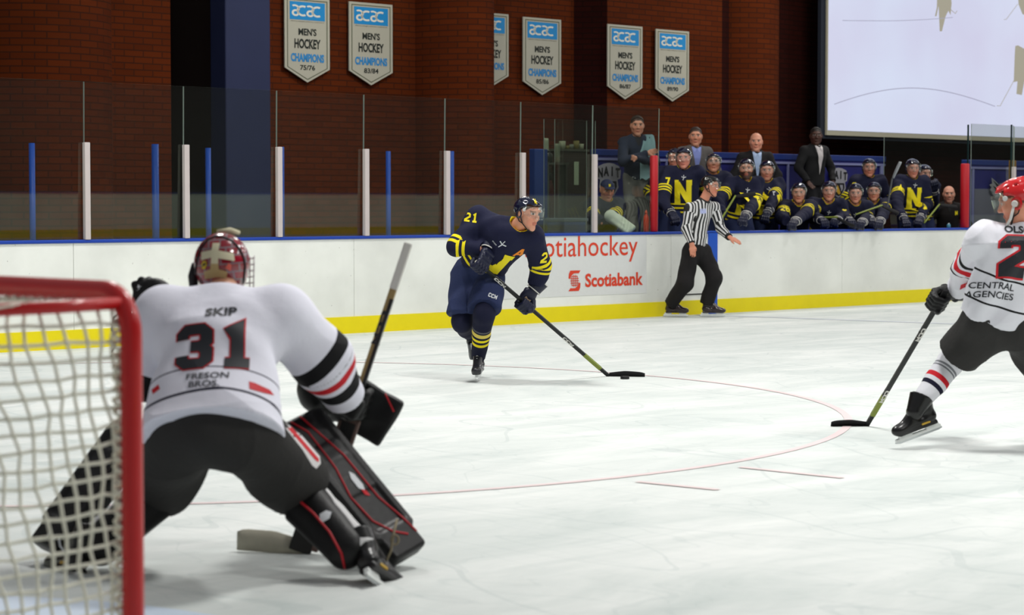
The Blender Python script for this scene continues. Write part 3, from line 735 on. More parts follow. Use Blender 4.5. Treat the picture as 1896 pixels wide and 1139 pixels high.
# wing emblem at the right
we = empty('wing_emblem', BW(1846, 350, BT-.05), 'grey feathered wing emblem on the blue wall at the far right', 'emblem')
def pxp(px, py, t): return RM.inverted() @ BW(px, py, t)
def wall_poly(name, pts, t, m, root):
    bm = bmesh.new(); bm.faces.new([bm.verts.new(BW(x, y, t)-root.location) for x, y in pts]); bmesh.ops.triangulate(bm, faces=bm.faces[:])
    me = bpy.data.meshes.new(name); bm.to_mesh(me); bm.free(); return link(name, me, m, root)
wall_poly('wing', [(1836,329),(1844,336),(1850,342),(1852,338),(1858,348),(1862,356),(1858,364),(1850,369),(1842,368),(1843,362),(1837,360),(1839,355),(1833,352),(1836,348),(1832,342),(1837,340)], BT-.05, mat('wing_grey', (140, 142, 146), .5), we)
wall_poly('feather', [(1838,333),(1848,342),(1857,354),(1850,351)], BT-.056, mat('sign_black', (16, 16, 22)), we)
wall_poly('feather', [(1839,344),(1848,350),(1855,359),(1846,356)], BT-.056, mat('sign_black', (16, 16, 22)), we)
wp = empty('wooden_post', W(S(1874, 1.9), 1.9, .3), 'tan wooden post standing before the blue wall at far right', 'post', None, ANG)
link('timber', MB().box((-.065, -.04, 0), (.065, .04, ZB(1874, 297, 1.9)-.3), bev=.01).mesh('timber'), mat('tan_wood', (138, 104, 48), .7, noise=.2, nscale=9), wp)
# red pads on the glass ends
for px0, px1, yt, lab in ((1209, 1223, 288, 'left end of the open bench'), (1785, 1798, 303, 'right end of the open bench')):
    xm = (px0+px1)/2; wd = S(px1)-S(px0); r = wd*.5*.98*.72
    o = link('corner_pad', MB().lathe([(r*.8, 0), (r, .01), (r, ZB(xm, yt, .05)-BH-.01), (r*.8, ZB(xm, yt, .05)-BH)], None, 20).mesh('corner_pad'), mat('red_vinyl', (178, 22, 34), .45), None, RM @ Matrix.Translation((S(xm), .05, BH)))
    tag(o, 'upright red padded post at the '+lab, 'padded post', 'red padded posts')
    # glass return going back from the ice behind the pad
def pane(label, s0, t0, s1, t1, z0, z1, grp='glass partitions round the benches'):
    L = math.hypot(s1-s0, t1-t0); me = glass_mesh(L, z1-z0); a = math.atan2(t1-t0, s1-s0)
    o = link('glass_partition', me, None, None, RM @ Matrix.Translation(((s0+s1)/2, (t0+t1)/2, z0)) @ Matrix.Rotation(a, 4, 'Z'))
    return tag(o, label, 'glass pane', grp)
pane('clear glass partition between penalty box and cabinet, nearer the ice', S(1007, .3), .3, S(1086, .3), .3, BH+.005, ZB(1050, 222, .3))
pane('clear glass partition right of the cabinet with its pale edge', S(1027, .95), .95, S(1102, .95), .95, BH-.1, ZB(1070, 222, .9))
pane('clear glass partition behind the player numbered 4', S(1636, 2.0), 2.0, S(1792, 2.0), 2.0, BH-.3, ZB(1700, 256, 2.0))
pane('tall rink glass just right of the right red padded post', S(1797, .05), .05, S(1875, .05), .05, BH, ZB(1840, 231, .05), 'rink glass beyond the bench')
pane('tall rink glass at the right edge above the red helmet', S(1876.5, .05), .05, S(1960, .05), .05, BH, ZB(1920, 236, .05), 'rink glass beyond the bench')
o = link('glass_post', MB().box((-.032, -.03, 0), (.032, .02, ZB(1876, 309, 0)-BH), bev=.006).mesh('glass_post'), postm, None, RM @ Matrix.Translation((S(1876), 0, BH)))
tag(o, 'short pale glass post beside the red helmeted player', 'post')
dke = mat('dark_green_edge', (14, 40, 40), .4)
for px, lab in ((1796, 'nearer the red padded post'), (1876, 'above the red helmet')):
    o = link('glass_seam', MB().box((-.008, -.01, 0), (.008, .012, ZB(px, 231, .05)-BH)).mesh('glass_seam'), dke, None, RM @ Matrix.Translation((S(px), .045, BH)))
    tag(o, 'thin dark seam of the right rink glass, '+lab, 'glass seam', 'dark glass seams at the right')
bp_ = link('bench_post', MB().box((-.12, -.05, 0), (.12, .05, ZB(998, 276, .9)), bev=.01).mesh('bench_post'), mat('penalty_box_blue', (20, 50, 112), .5), None, RM @ Matrix.Translation((S(997, .9), .9, 0)))
tag(bp_, 'wide blue upright at the left end of the penalty box', 'post')
bp_ = link('bench_post', MB().box((-.06, -.05, 0), (.06, .05, ZB(1790, 297, .6)), bev=.01).mesh('bench_post'), mat('penalty_box_blue', (20, 50, 112), .5), None, RM @ Matrix.Translation((S(1789, .6), .6, 0)))
tag(bp_, 'narrow blue upright behind the right red padded post', 'post')
# cabinet with cups, glass jars and papers
ct = 1.9; cz = ZB(1060, 276, ct); cab = empty('cabinet', W(S(1060, ct), ct, .3), 'dark timber cabinet standing behind the glass above the skater helmet', 'cabinet', None, ANG)
cw = (S(1086, ct)-S(1034, ct))/2
link('body', MB().box((-cw, 0, 0), (cw, .5, cz-.3-.03), bev=.01).mesh('body'), mat('cabinet_brown', (52, 38, 28), .6, noise=.2), cab)
link('top', MB().box((-cw-.03, -.03, cz-.33), (cw+.03, .52, cz-.3)).mesh('top'), mat('cabinet_top', (70, 72, 60), .5), cab)
link('door', MB().box((-cw+.03, -.02, .1), (cw-.03, 0, cz-.42), bev=.005).mesh('door'), mat('cabinet_door', (46, 34, 26), .6), cab)
cupm = [mat('cup_pale', (150, 156, 132), .5), mat('cup_olive', (120, 112, 60), .5), mat('cup_grey', (110, 116, 104), .5)]
for i, (px, hgt, r, k, lab) in enumerate(((1041, .11, .045, 0, 'leftmost'), (1050, .05, .035, 1, 'second, short'), (1058, .07, .03, 2, 'third, narrow'), (1067, .12, .04, 1, 'olive, fourth'), (1076, .08, .035, 0, 'fifth'))):
    o = link('container', MB().lathe([(r*.85, 0), (r, hgt*.5), (r, hgt), (r*.8, hgt), (r*.7, .02)], None, 14).mesh('container'), cupm[k], None, Matrix.Translation(W(S(px, ct+.12), ct+.12, cz)))
    tag(o, 'small container on the cabinet top, '+lab+' from the left', 'container', 'containers on the cabinet')
pp = link('paper', MB().box((-.045, -.004, -.16), (.045, 0, .16)).mesh('paper'), mat('paper_green_white', (168, 184, 158), .7), None, RM @ Matrix.Translation(pxp(1067, 321, ct-.025)))
tag(pp, 'white sheet of paper pinned on the cabinet door', 'paper')
for px, yt, yb, lab in ((1011, 256, 300, 'nearest the blue upright'), (1032, 266, 302, 'against the cabinet side')):
    t = 1.2; zt, zb_ = ZB(px, yt, t), ZB(px, yb, t); w_ = .05
    o = link('paper_roll', MB().lathe([(.03, 0), (.035, .03), (.035, zt-zb_-.03), (.03, zt-zb_)], None, 12).mesh('paper_roll'), mat('pale_roll', (140, 150, 128), .7), None, RM @ Matrix.Translation((S(px, t), t, zb_)))
    tag(o, 'pale upright roll leaning on the shelf, '+lab, 'roll', 'rolls behind the penalty box glass')
sh = empty('shelf', W(S(1022, 1.2), 1.2, .3), 'grey open shelf holding pale rolls and a red bottle', 'shelf', None, ANG)
zz = ZB(1022, 301, 1.2)-.3
link('board', MB().box((-.2, -.12, zz-.03), (.2, .2, zz)).mesh('board'), mat('shelf_grey', (84, 88, 80), .6), sh)
for sx in (-.18, .16): link('leg', MB().box((sx, -.1, 0), (sx+.025, .15, zz-.03)).mesh('leg'), mat('shelf_grey', (84, 88, 80)), sh)
link('lower_board', MB().box((-.2, -.12, zz-.95), (.2, .2, zz-.92)).mesh('lower_board'), mat('shelf_grey', (84, 88, 80)), sh)
def bottle(px, ybot, ytop, t, c, label, rr=.035, capc=(20, 20, 20), z0=None):
    z0 = ZB(px, ybot, t) if z0 is None else z0; h = ZB(px, ytop, t)-z0
    root = empty('bottle', W(S(px, t), t, z0), label, 'bottle')
    link('body', MB().lathe([(rr*.9, 0), (rr, .01), (rr, h*.62), (rr*.8, h*.72), (rr*.45, h*.8), (rr*.45, h*.84)], None, 16).mesh('body'), mat('plastic_%d_%d_%d' % c, c, .3), root)
    link('cap', MB().lathe([(rr*.5, h*.82), (rr*.5, h*.93), (rr*.22, h*.94), (rr*.2, h)], None, 12).mesh('cap'), mat('cap_%d_%d_%d' % capc, capc, .4), root)
bottle(1016, 301, 278, 1.12, (40, 44, 38), 'black spray bottle on the shelf behind the glass', .05)
bottle(1018, 360, 312, 1.2, (78, 26, 22), 'dark red tall flask under the grey shelf', .06, (60, 60, 56), z0=.3+zz-.92)
bottle(1196.5, 424.5, 389, .12, (205, 72, 48), 'orange bottle on the boards beside the left red padded post', .036, (215, 90, 60), z0=BH)
bin_ = empty('tote_bin', W(S(1049, .6), .6, .3), 'bright blue tote bin behind the boards above the scotiahockey advertisement', 'bin', None, ANG)
zz = ZB(1045, 404, .6)-.3; l_ = S(1069, .6)-S(1049, .6)
link('body', MB().box((-l_, -.16, 0), (l_, .16, zz-.04), bev=.02).mesh('body'), mat('tote_blue', (18, 60, 150), .45), bin_)
link('rim', MB().box((-l_-.02, -.18, zz-.04), (l_+.02, .18, zz), bev=.008).mesh('rim'), mat('tote_rim', (96, 110, 124), .5), bin_)
# ================================================================ GOAL
goal = empty('hockey_goal', gm, 'red framed hockey goal with white netting in the left foreground', 'goal')
redp = mat('goal_red', (192, 26, 28), .38, coat=.3)
g0 = gm
def gp(v): return Vector(v)-g0
ZC = 1.215; R_ = .12
pts = [GP+E*0, GP+E*.4, GP+E*.8]
for i in range(9):
    a = math.pi/2*i/8; pts.append(GP+N*(R_*(1-math.cos(a)))+E*(ZC-R_+R_*math.sin(a)))
pts += [GP+N*(.6)+E*ZC, GP+N*1.2+E*ZC]
for i in range(9):
    a = math.pi/2*(1-i/8); pts.append(GL-N*(R_*(1-math.cos(a)))+E*(ZC-R_+R_*math.sin(a)))
pts += [GL+E*.8, GL+E*.4, GL]
link('goal_frame', MB().tube([gp(p) for p in pts], .0305, 20).mesh('goal_frame'), redp, goal)
def backp(base, b, a):     # a: 0 at post .. 1 at back, b height fraction
    dz = ZC*b; depth = 1.05-.5*b**1.5
    return base+E*dz-U*(depth*a)
# top bracket and base rail
TB = .50
tp = [GP+N*.03+E*(ZC-.03), GP+N*.035-U*.2+E*(ZC-.035), GP+N*.08-U*(TB-.08)+E*(ZC-.04), GP+N*.18-U*TB+E*(ZC-.045), gm-U*TB+E*(ZC-.045), GL-N*.18-U*TB+E*(ZC-.045), GL-N*.08-U*(TB-.08)+E*(ZC-.04), GL-N*.03+E*(ZC-.03)]
link('top_bracket', MB().tube([gp(p) for p in tp], .018, 12).mesh('top_bracket'), redp, goal)
bpts = []
for i in range(25):
    a = math.pi*i/24; bpts.append(gm-N*(.915*math.cos(a))*(1 if True else 1)-U*(1.05*math.sin(a)**.6 if 0 < i < 24 else 0)+E*.03)
link('base_rail', MB().tube([gp(p) for p in bpts], .028, 12).mesh('base_rail'), mat('goal_white', (214, 210, 204), .5), goal)
link('centre_support', MB().tube([gp(gm-U*TB+E*(ZC-.05)), gp(gm-U*.9+E*.6), gp(gm-U*1.05+E*.03)], .018, 10).mesh('centre_support'), mat('goal_white', (214, 210, 204)), goal)
netm = mat('net_cord', (234, 232, 216), .8, noise=.08, nscale=30)
rs = random.Random(3)
def net_panel(fn, na, nb_, r=.0036, jit=.006, name='netting'):
    mb = MB(); grid = [[fn(i/na, j/nb_)+Vector((rs.uniform(-jit, jit), rs.uniform(-jit, jit), rs.uniform(-jit, jit))) for j in range(nb_+1)] for i in range(na+1)]
    for i in range(na+1): mb.tube([gp(p) for p in grid[i]], r, 5)
    for j in range(nb_+1): mb.tube([gp(grid[i][j]) for i in range(na+1)], r, 5)
    for i in range(na+1):
        for j in range(nb_+1): bmesh.ops.create_icosphere(mb.bm, subdivisions=1, radius=r*1.7, matrix=Matrix.Translation(gp(grid[i][j])))
    return link(name, mb.mesh(name), netm, goal)
def side(base, sgn):
    def f(a, b):
        b2 = b; bow = .05*math.sin(math.pi*a)*math.sin(math.pi*b)
        dep = .50+.50*(1-b)**1.3
        return base+N*sgn*(.035+.30*a*a*(1-b*.3)-bow)-U*(dep*a)+E*((ZC-.04)*b-.10*a*b*(1-b)*4*.3)
    return f
def side_net(base, sgn, name):
    mb = MB(); f = side(base, sgn); nz = 25; pit = .047; cr = .0052
    dep = lambda b: .50+.50*(1-b)**1.3
    def J(p): return gp(p)+Vector((rs.uniform(-1, 1), rs.uniform(-1, 1), rs.uniform(-1, 1)))*.005
    grid = {}
    for i in range(0, 26):
        run = []
        for j in range(nz, -1, -1):
            b = j/nz; o = i*pit-.13*(1-b)+.01*math.sin(j*.9+i)
            if 0 <= o <= dep(b): grid[i, j] = J(f(o/dep(b), b)); run.append(grid[i, j])
            elif len(run) > 1: mb.tube(run, cr, 5); run = []
        if len(run) > 1: mb.tube(run, cr, 5)
    for j in range(nz+1):
        row = [gp(f(0, j/nz))]+[grid[i, j] for i in range(26) if (i, j) in grid]+[gp(f(1, j/nz))]
        mb.tube(row, cr, 5)
    for p in grid.values(): bmesh.ops.create_icosphere(mb.bm, subdivisions=1, radius=cr*1.75, matrix=Matrix.Translation(p))
    return link(name, mb.mesh(name), netm, goal)
side_net(GP, 1, 'side_netting'); side_net(GL, -1, 'side_netting')
def back(a, b):
    p = side(GP, 1)(1, b); q = side(GL, -1)(1, b); return p.lerp(q, a)-U*(.06*math.sin(math.pi*a)*(1-b))
net_panel(back, 30, 27, name='back_netting')
def topf(a, b):
    p = GP+N*.05+E*(ZC-.03)-U*(.5*a); q = GL-N*.05+E*(ZC-.03)-U*(.5*a); return p.lerp(q, b)-E*.03*math.sin(math.pi*a)*math.sin(math.pi*b)
net_panel(topf, 10, 36, name='top_netting')
mb = MB(); hp = []
for i in range(26*14):
    z = ZC-.06-i*(ZC-.08)/(26*14); a = 2*math.pi*i/14; rr = .036+.004*math.sin(i*.37)
    # lacing wound round the rear half of the post
    hp.append(GP+N*(.012)-U*.006+Vector((math.cos(a)*rr, math.sin(a)*rr, z)))
cc = GP+N*.026-U*.026
hp2 = [cc+Vector((math.cos(2*math.pi*i/9)*.014*(1+.5*math.sin(i*.7)), math.sin(2*math.pi*i/9)*.014*(1+.4*math.cos(i*.45)), ZC-.07-i*(ZC-.08)/330)) for i in range(330)]
mb.tube([gp(p) for p in hp2], .0062, 6)
cross = [GP+N*(.1+i*.0052)+E*(ZC-.028-.014*abs(math.sin(i*.33)))-U*(.024+.012*math.cos(i*.66)) for i in range(320)]
mb.tube([gp(p) for p in cross], .0055, 6)
link('lacing', mb.mesh('lacing'), netm, goal)
tg = link('maker_tag', MB().box((-.05, -.006, -.022), (.05, .006, .022), bev=.004).mesh('maker_tag'), mat('tag_white', (200, 200, 200), .5), goal, Matrix.Translation(gp(side(GP, 1)(.93, .90))-E*.01) @ RF @ Matrix.Rotation(math.radians(0), 4, 'Z'))
tr_ = link('tag_patch', MB().box((-.05, -.009, -.02), (.002, -.0062, .02)).mesh('tag_patch'), mat('tag_red', (190, 60, 60), .5), tg)
# ---- puck
pk = link('puck', MB().lathe([(.034, 0), (.038, .003), (.038, .022), (.034, .025)], None, 24).mesh('puck'), mat('puck_black', (22, 22, 24), .5), None, Matrix.Translation(G(1157, 702)))
tag(pk, 'black puck on the ice in front of the puck carrier stick blade', 'puck')
# ================================================================ PEOPLE: shared pieces
SKIN = mat  # skin colours come from a point colour attribute
def vc_mat(name, rough=.5, spec=.4):
    if name in _m: return _m[name]
    m = bpy.data.materials.new(name); m.use_nodes = True; nt = m.node_tree; b = nt.nodes['Principled BSDF']
    at = nt.nodes.new('ShaderNodeAttribute'); at.attribute_name = 'Col'; nt.links.new(at.outputs['Color'], b.inputs['Base Color'])
    b.inputs['Roughness'].default_value = rough; b.inputs['Specular IOR Level'].default_value = spec
    b.inputs['Subsurface Weight'].default_value = .06; b.inputs['Subsurface Radius'].default_value = (.02, .01, .006); _m[name] = m; return m
skinm = vc_mat('skin')
def head_frame(c, face, up=(0, 0, 1)):
    y = Vector(face).normalized(); x = y.cross(Vector(up)).normalized(); z = x.cross(y); return place(Matrix((x, y, z)).transposed(), c)
def npM(M): return np.array(M.to_3x3(), np.float32), np.array(M.translation, np.float32)
def head_prims(f, M, sc=1.0, jaw=1.0):
    R, c = npM(M)
    T = lambda x, y, z: c + R@(np.array((x, y, z), np.float32)*sc)
    el = lambda p, r, k=.02, op='u': f.ell(T(*p), np.array(r)*sc, R, k*sc, op)
    co = lambda a, b, ra, rb, k=.012, flat=1, n=None: f.cone(T(*a), T(*b), ra*sc, rb*sc, flat, None if n is None else R@arr(n), k*sc)
    el((0, -.012, .035), (.075, .096, .080)); el((0, .02, -.02), (.064, .070, .075), .03)
    co((0, .018, -.03), (0, .058, -.088), .055*jaw, .030*jaw, .03)
    co((-.045*jaw, .01, -.06), (0, .06, -.098), .022, .018, .025); co((.045*jaw, .01, -.06), (0, .06, -.098), .022, .018, .025)
    el((0, .073, -.100), (.020, .014, .014), .015)
    el((0, .080, .036), (.052, .014, .012), .015)
    for s in (-1, 1):
        el((s*.043, .062, -.018), (.020, .016, .018), .02)
        el((s*.031, .098, .014), (.017, .014, .0115), .008, 's')
        el((s*.031, .0735, .014), (.0135, .0135, .012), .002)
        el((s*.077, -.008, -.004), (.010, .020, .031), .008)
        el((s*.013, .094, -.026), (.010, .010, .008), .006)
    co((0, .084, .022), (0, .108, -.020), .0085, .0125, .010)
    el((0, .0905, -.056), (.022, .0075, .0060), .006); el((0, .0885, -.066), (.018, .0075, .0064), .006)
    f.cone(T(0, .02, -.061), T(0, .108, -.061), .0012*sc, .0015*sc, 1, None, .002, op='s')
def head_cols(M, V, C, skin, brow, lips=(176, 92, 84), beard=None, sc=1.0, stubble=0, hairline=.066):
    R, c = npM(M); q = ((V-c)@R)/sc; x, y, z = q.T; ax = abs(x)
    def put(mask, col, a=1.0): C[mask] = C[mask]*(1-a)+np.array(lin(col)[:3])*a
    near = (q**2).sum(1) < .03; sk_ = np.array(skin)
    lips = tuple(sk_*np.array((.86, .68, .68))); blush = tuple(np.minimum(255, sk_*np.array((1.0, .82, .80))))
    if hairline is not None: put(near & (z > hairline-.95*np.clip(.072-y, 0, .085)) & ~((ax > .068) & (z < .03) & (y > -.04)), brow, .95)
    put(near & (y > .05) & (z > -.08) & (z < -.0) & (ax > .02) & (ax < .055), blush, .4)
    if beard: put(near & (y > -.01) & (z < -.028-.25*(ax-.03).clip(0)+.0) & (z > -.125) & ~((ax < .016) & (z > -.045)), beard, .92)
    if stubble: put(near & (y > .0) & (z < -.04) & (z > -.12), (90, 70, 60), stubble)
    put(near & (y > .083) & (ax < .025) & (z > -.074) & (z < -.050), lips, .8)
    put(near & (y > .060) & (ax > .012) & (ax < .052) & (z > .028+.1*(.03-ax)) & (z < .036+.05*(.03-ax)), brow, .62)
    put(near & (y > .070) & (abs(ax-.031) < .015) & (abs(z-.014) < .0065), (196, 184, 176), .9)
    put(near & (y > .070) & (abs(ax-.032) < .0080) & (abs(z-.014) < .0080), (46, 36, 30), 1)
    put(near & (y > .066) & (abs(ax-.031) < .019) & (z > .021) & (z < .0265), tuple(sk_*.45), .5)
    return C
def hand_prims(f, M, side, curl=.3, sc=1.0, spread=.02, k=.004):
    """open hand: wrist at the origin, fingers along +y, back of the hand +z; side=+1 thumb towards +x"""
    R, c = npM(M); T = lambda p: c+R@(np.array(p, np.float32)*sc)
    n = R@arr((0, 0, 1))
    f.cone(T((0, -.01, 0)), T((0, .055, .0)), .027*sc, .040*sc, .42, n, .02)
    f.cone(T((-.026, .055, 0)), T((.026, .055, 0)), .015*sc, .015*sc, 1, None, .01)
    f.cone(T((-.024, .082, 0)), T((.026, .086, 0)), .0115*sc, .0115*sc, 1, None, .01)
    for i, (x, L) in enumerate(((.031, .072), (.011, .080), (-.010, .075), (-.029, .058))):
        x *= side; p = Vector((x, .084, 0)); a = curl*(.5+.12*i); d0 = Vector((x*spread*30*.03, 1, 0)).normalized()
        for r, fr in ((.0092, .44), (.0084, .31), (.0076, .25)):
            d = Vector((d0.x, math.cos(a)*d0.y, -math.sin(a))); q = p+d*(L*fr)
            f.cone(T(p), T(q), r*sc, (r-.0008)*sc, 1, None, k); p = q; a += curl
    f.cone(T((.020*side, .015, -.006)), T((.047*side, .050, -.014)), .0145*sc, .0115*sc, 1, None, .012)
    f.cone(T((.047*side, .050, -.014)), T((.050*side, .080, -.024)), .0108*sc, .0085*sc, 1, None, k)
# ---- skate, built once in its own frame: x side, y toe, z up, blade bottom at z = 0
def make_skate(bootc, trim, white=True):
    f = Field(.005)
    f.cone((0, -.035, .245), (0, -.045, .11), .050, .038, 1, None, .02, cuta=True)
    f.cone((0, -.05, .10), (0, .17, .082), .040, .034, .8, (0, 0, 1), .03); f.cone((0, -.02, .20), (0, .12, .098), .040, .034, 1, None, .03)
    f.ell((0, .165, .084), (.040, .050, .032), None, .02)
    f.box((0, .05, .063), (.036, .135, .012), None, .008, .01)
    V, Q = f.mesh(); boot = mesh_np('boot', V, Q)
    boot.materials.append(bootc)
    h = MB()
    h.box((-.012, -.10, .030), (.012, -.01, .056), bev=.004); h.box((-.012, .09, .030), (.012, .18, .056), bev=.004)
    h.box((-.009, -.115, .014), (.009, .205, .034), bev=.004)
    hm_ = h.mesh('holder'); hm_.materials.append(mat('holder_white', (225, 228, 226), .35) if white else mat('holder_black', (24, 24, 26), .4))
    b = MB(); b.prism([(-.12, .016), (-.125, .006), (-.10, 0), (.18, 0), (.212, .010), (.21, .016)], Matrix(((0, 0, 1, -.0016), (1, 0, 0, 0), (0, 1, 0, 0), (0, 0, 0, 1))), .0032)
    bl = b.mesh('blade'); bl.materials.append(mat('blade_steel', (200, 204, 206), .25, 1.0))
    l = MB()
    for i in range(6):
        y = .012+i*.021; z = .226-i*.0205
        l.tube([(-.026, y-.006, z-.012), (0, y+.006, z+.008), (.026, y-.006, z-.012)], .0035, 6)
    lc = l.mesh('laces'); lc.materials.append(mat('lace_white', (206, 206, 200), .8))
    t = MB().box((-.041, -.03, .075), (.041, .03, .088), bev=.003).mesh('stripe'); t.materials.append(trim)
    return boot, hm_, bl, lc, t
blackboot = mat('boot_black', (14, 14, 15), .35, coat=.25)
SK_BLACK = make_skate(blackboot, mat('skate_gold', (196, 160, 60), .35, .3))
SK_GREY = make_skate(mat('boot_dark', (34, 35, 40), .35, coat=.3), mat('skate_silver', (150, 152, 156), .4))
SK_REF = make_skate(mat('boot_oxblood', (34, 20, 20), .25, coat=.6), mat('skate_dull', (60, 50, 50), .4))
def add_skate(root, L, kit, ankle, toe, up=(0, 0, 1), h=.16, leg=None):
    """ankle: centre of the ankle, .16 above the blade"""
    R = frame3(y=toe, z=up); M = place(R, Vector(ankle)-Vector(L)-R@Vector((0, -.035, h)))
    if leg is not None: M = place(R, Vector(ankle)+(Vector(leg)-Vector(ankle)).normalized()*.07-Vector(L)-R@Vector((0, -.036, .225)))
    o = link('skate', kit[0], None, root, M)
    for nm, me in (('blade_holder', kit[1]), ('blade', kit[2]), ('laces', kit[3]), ('stripe', kit[4])): link(nm, me, None, o)
    return o
# ---- gloves: origin at the grip, the stick along x, fingers wrap it, hand comes from -y, back of hand +z
def make_grip_glove(colr, trim, thumb, side=1):
    f = Field(.0055)
    f.box((0, -.045, .044), (.052, .050, .022), None, .016, .01)
    f.cone((0, -.08, .040), (0, -.11, .036), .048, .046, .75, (0, 0, 1), .02)
    for i, x in enumerate((.040, .0135, -.0135, -.040)):
        x *= side; d = -.002*abs(i-1.5)
        pts = [(x, .005, .045), (x, .045+d, .026), (x, .050+d, -.012), (x, .012, -.034), (x, -.018, -.026)]
        for a, b in zip(pts, pts[1:]): f.cone(a, b, .0165, .0155, 1, None, .003)
        f.box((x, .030, .046), (.012, .016, .012), None, .006, .003); f.box((x, .058, .012), (.012, .010, .018), None, .006, .003)
    pts = [(.048*side, -.055, .022), (.064*side, -.022, -.002), (.052*side, .012, -.032), (.030*side, .028, -.045)]
    for a, b in zip(pts, pts[1:]): f.cone(a, b, .0185, .0165, 1, None, .006)
    f.box((-.026*side, -.045, .066), (.020, .018, .011), None, .008, .004); f.box((.022*side, -.045, .066), (.022, .018, .011), None, .008, .004)
    f.box((0, -.086, .068), (.046, .016, .012), None, .008, .004)
    V, Q = f.mesh(); body = mesh_np('glove', V, Q); body.materials.append(colr)
    f = Field(.006)
    f.cone((0, -.115, .038), (0, -.205, .036), .056, .068, .78, (0, 0, 1), .0, cuta=True, cutb=True)
    V, Q = f.mesh(); cuff = mesh_np('cuff', V, Q); cuff.materials.append(colr)
    b = MB(); n = 24
    for y, r0 in ((-.118, .0585), (-.200, .069)):
        b.tube([(r0*math.cos(2*math.pi*i/n), y, .037+.78*r0*math.sin(2*math.pi*i/n)) for i in range(n)], .0045, 6, closed=True)
    tr = b.mesh('trim_piping'); tr.materials.append(trim)
    pm_ = MB().box((-.028, -.05, .016), (.028, .0, .0235), bev=.003).mesh('palm'); pm_.materials.append(thumb)
    return body, cuff, tr, pm_
navy = mat('glove_navy', (20, 24, 48), .45, bump=.3, nscale=60); gblack = mat('glove_black', (9, 9, 10), .5, bump=.3, nscale=60)
gwhite = mat('trim_white', (206, 204, 198), .5); tan = mat('palm_tan', (150, 128, 104), .8)
GN = {s: make_grip_glove(navy, gwhite, tan, s) for s in (1, -1)}
GK = {s: make_grip_glove(gblack, mat('trim_grey', (70, 70, 72), .5), tan, s) for s in (1, -1)}
def glove_matrix(grip, axis, fwd, sc=1.14): R = frame3(x=axis, y=fwd); return place(R, grip) @ Matrix.Scale(sc, 4)
def add_glove(root, L, kit, M, letter=None):
    Ml = Matrix.Translation(-Vector(L)) @ M
    o = link('glove', kit[0], None, root, Ml)
    for nm, me in (('cuff', kit[1]), ('trim_piping', kit[2]), ('palm', kit[3])): link(nm, me, None, o)
    if letter:
        bm = stroke_bm(letter, .2)
        for v in bm.verts: v.co = Vector((v.co.x*.026, -.160+v.co.y*.036, .037+.78*math.sqrt(max(0, .064**2-(v.co.x*.026)**2))+.004))
        me = bpy.data.meshes.new('lettering'); bm.to_mesh(me); bm.free(); link('lettering', me, gwhite, o)
    return o
def wrist_of(M): return M @ Vector((0, -.115, .037))
# ---- helmet in the head frame
def make_helmet(m, logo=None):
    f = Field(.005)
    cut = lambda q: np.maximum(-(q[..., 2]-(.045+.0*q[..., 1])+.90*np.clip(.055-q[..., 1], 0, .10)), -9)
    f.ell((0, -.008, .036), (.094, .118, .092), None, 0, 'u', cut)
    f.ell((0, -.008, .030), (.084, .107, .083), None, 0, 's')
    f.cone((0, .072, .098), (0, -.06, .112), .016, .018, .6, (0, 0, 1), .016)
    for s in (-1, 1):
        f.cone((s*.036, .080, .080), (s*.042, -.05, .098), .013, .014, .6, (0, 0, 1), .014)
        f.cone((s*.078, .035, .058), (s*.082, -.05, .040), .012, .013, .6, (1, 0, 0), .012)
        for y in (.055, .02, -.015, -.05): f.ell((s*.027, y, .128), (.006, .012, .012), None, .004, 's')
        for y in (.06, .02, -.03): f.ell((s*.074, y, .090), (.010, .013, .007), None, .004, 's')
        f.ell((s*.086, -.010, -.008), (.010, .030, .036), None, .006); f.ell((s*.088, -.008, -.008), (.03, .017, .022), None, .004, 's')
    V, Q = f.mesh(); h = mesh_np('helmet', V, Q); h.materials.append(m)
    # visor
    bm = bmesh.new(); pr = None; uu = 20
    for i in range(uu+1):
        a = math.radians(-78+156*i/uu); r = .112; top = .066; lo = -.026+.030*(abs(a)/1.36)**2
        row = [bm.verts.new((r*.88*math.sin(a), .022+r*math.cos(a)*.93+(.004 if j else 0), top+(lo-top)*j/3)) for j in range(4)]
        if pr:
            for j in range(3): bm.faces.new((pr[j], pr[j+1], row[j+1], row[j])).smooth = True
        pr = row
    vm = bpy.data.meshes.new('visor'); bmesh.ops.solidify(bm, geom=bm.faces[:], thickness=.0025); bm.to_mesh(vm); bm.free()
    vm.materials.append(glass_mat('visor_clear', (.90, .92, .94, 1), .03, 1.3, .05))
    s = MB()
    for sg in (-1, 1):
        s.tube([(sg*.088, .012, -.018), (sg*.074, .030, -.070), (sg*.040, .062, -.112), (0, .078, -.124)], .0048, 6)
        s.tube([(sg*.088, -.030, -.018), (sg*.080, .0, -.060), (sg*.074, .030, -.070)], .004, 6)
    st = s.mesh('chin_strap'); st.materials.append(mat('strap_black', (20, 20, 22), .6))
    c = MB()
    for sg in (-1, 1): c.lathe([(.013, -.004), (.014, 0), (.012, .005)], Matrix.Translation((sg*.094, .040, .034)) @ Matrix.Rotation(sg*math.pi/2, 4, 'Y'), 14)
    cl = c.mesh('visor_clip'); cl.materials.append(mat('clip_white', (200, 200, 198), .4))
    return h, vm, st, cl
HEL_N = make_helmet(mat('helmet_navy', (16, 21, 44), .16, coat=.6)); HEL_K = make_helmet(mat('helmet_black', (18, 20, 20), .14, coat=.6)); HEL_R = make_helmet(mat('helmet_red', (186, 26, 30), .2, coat=.5))
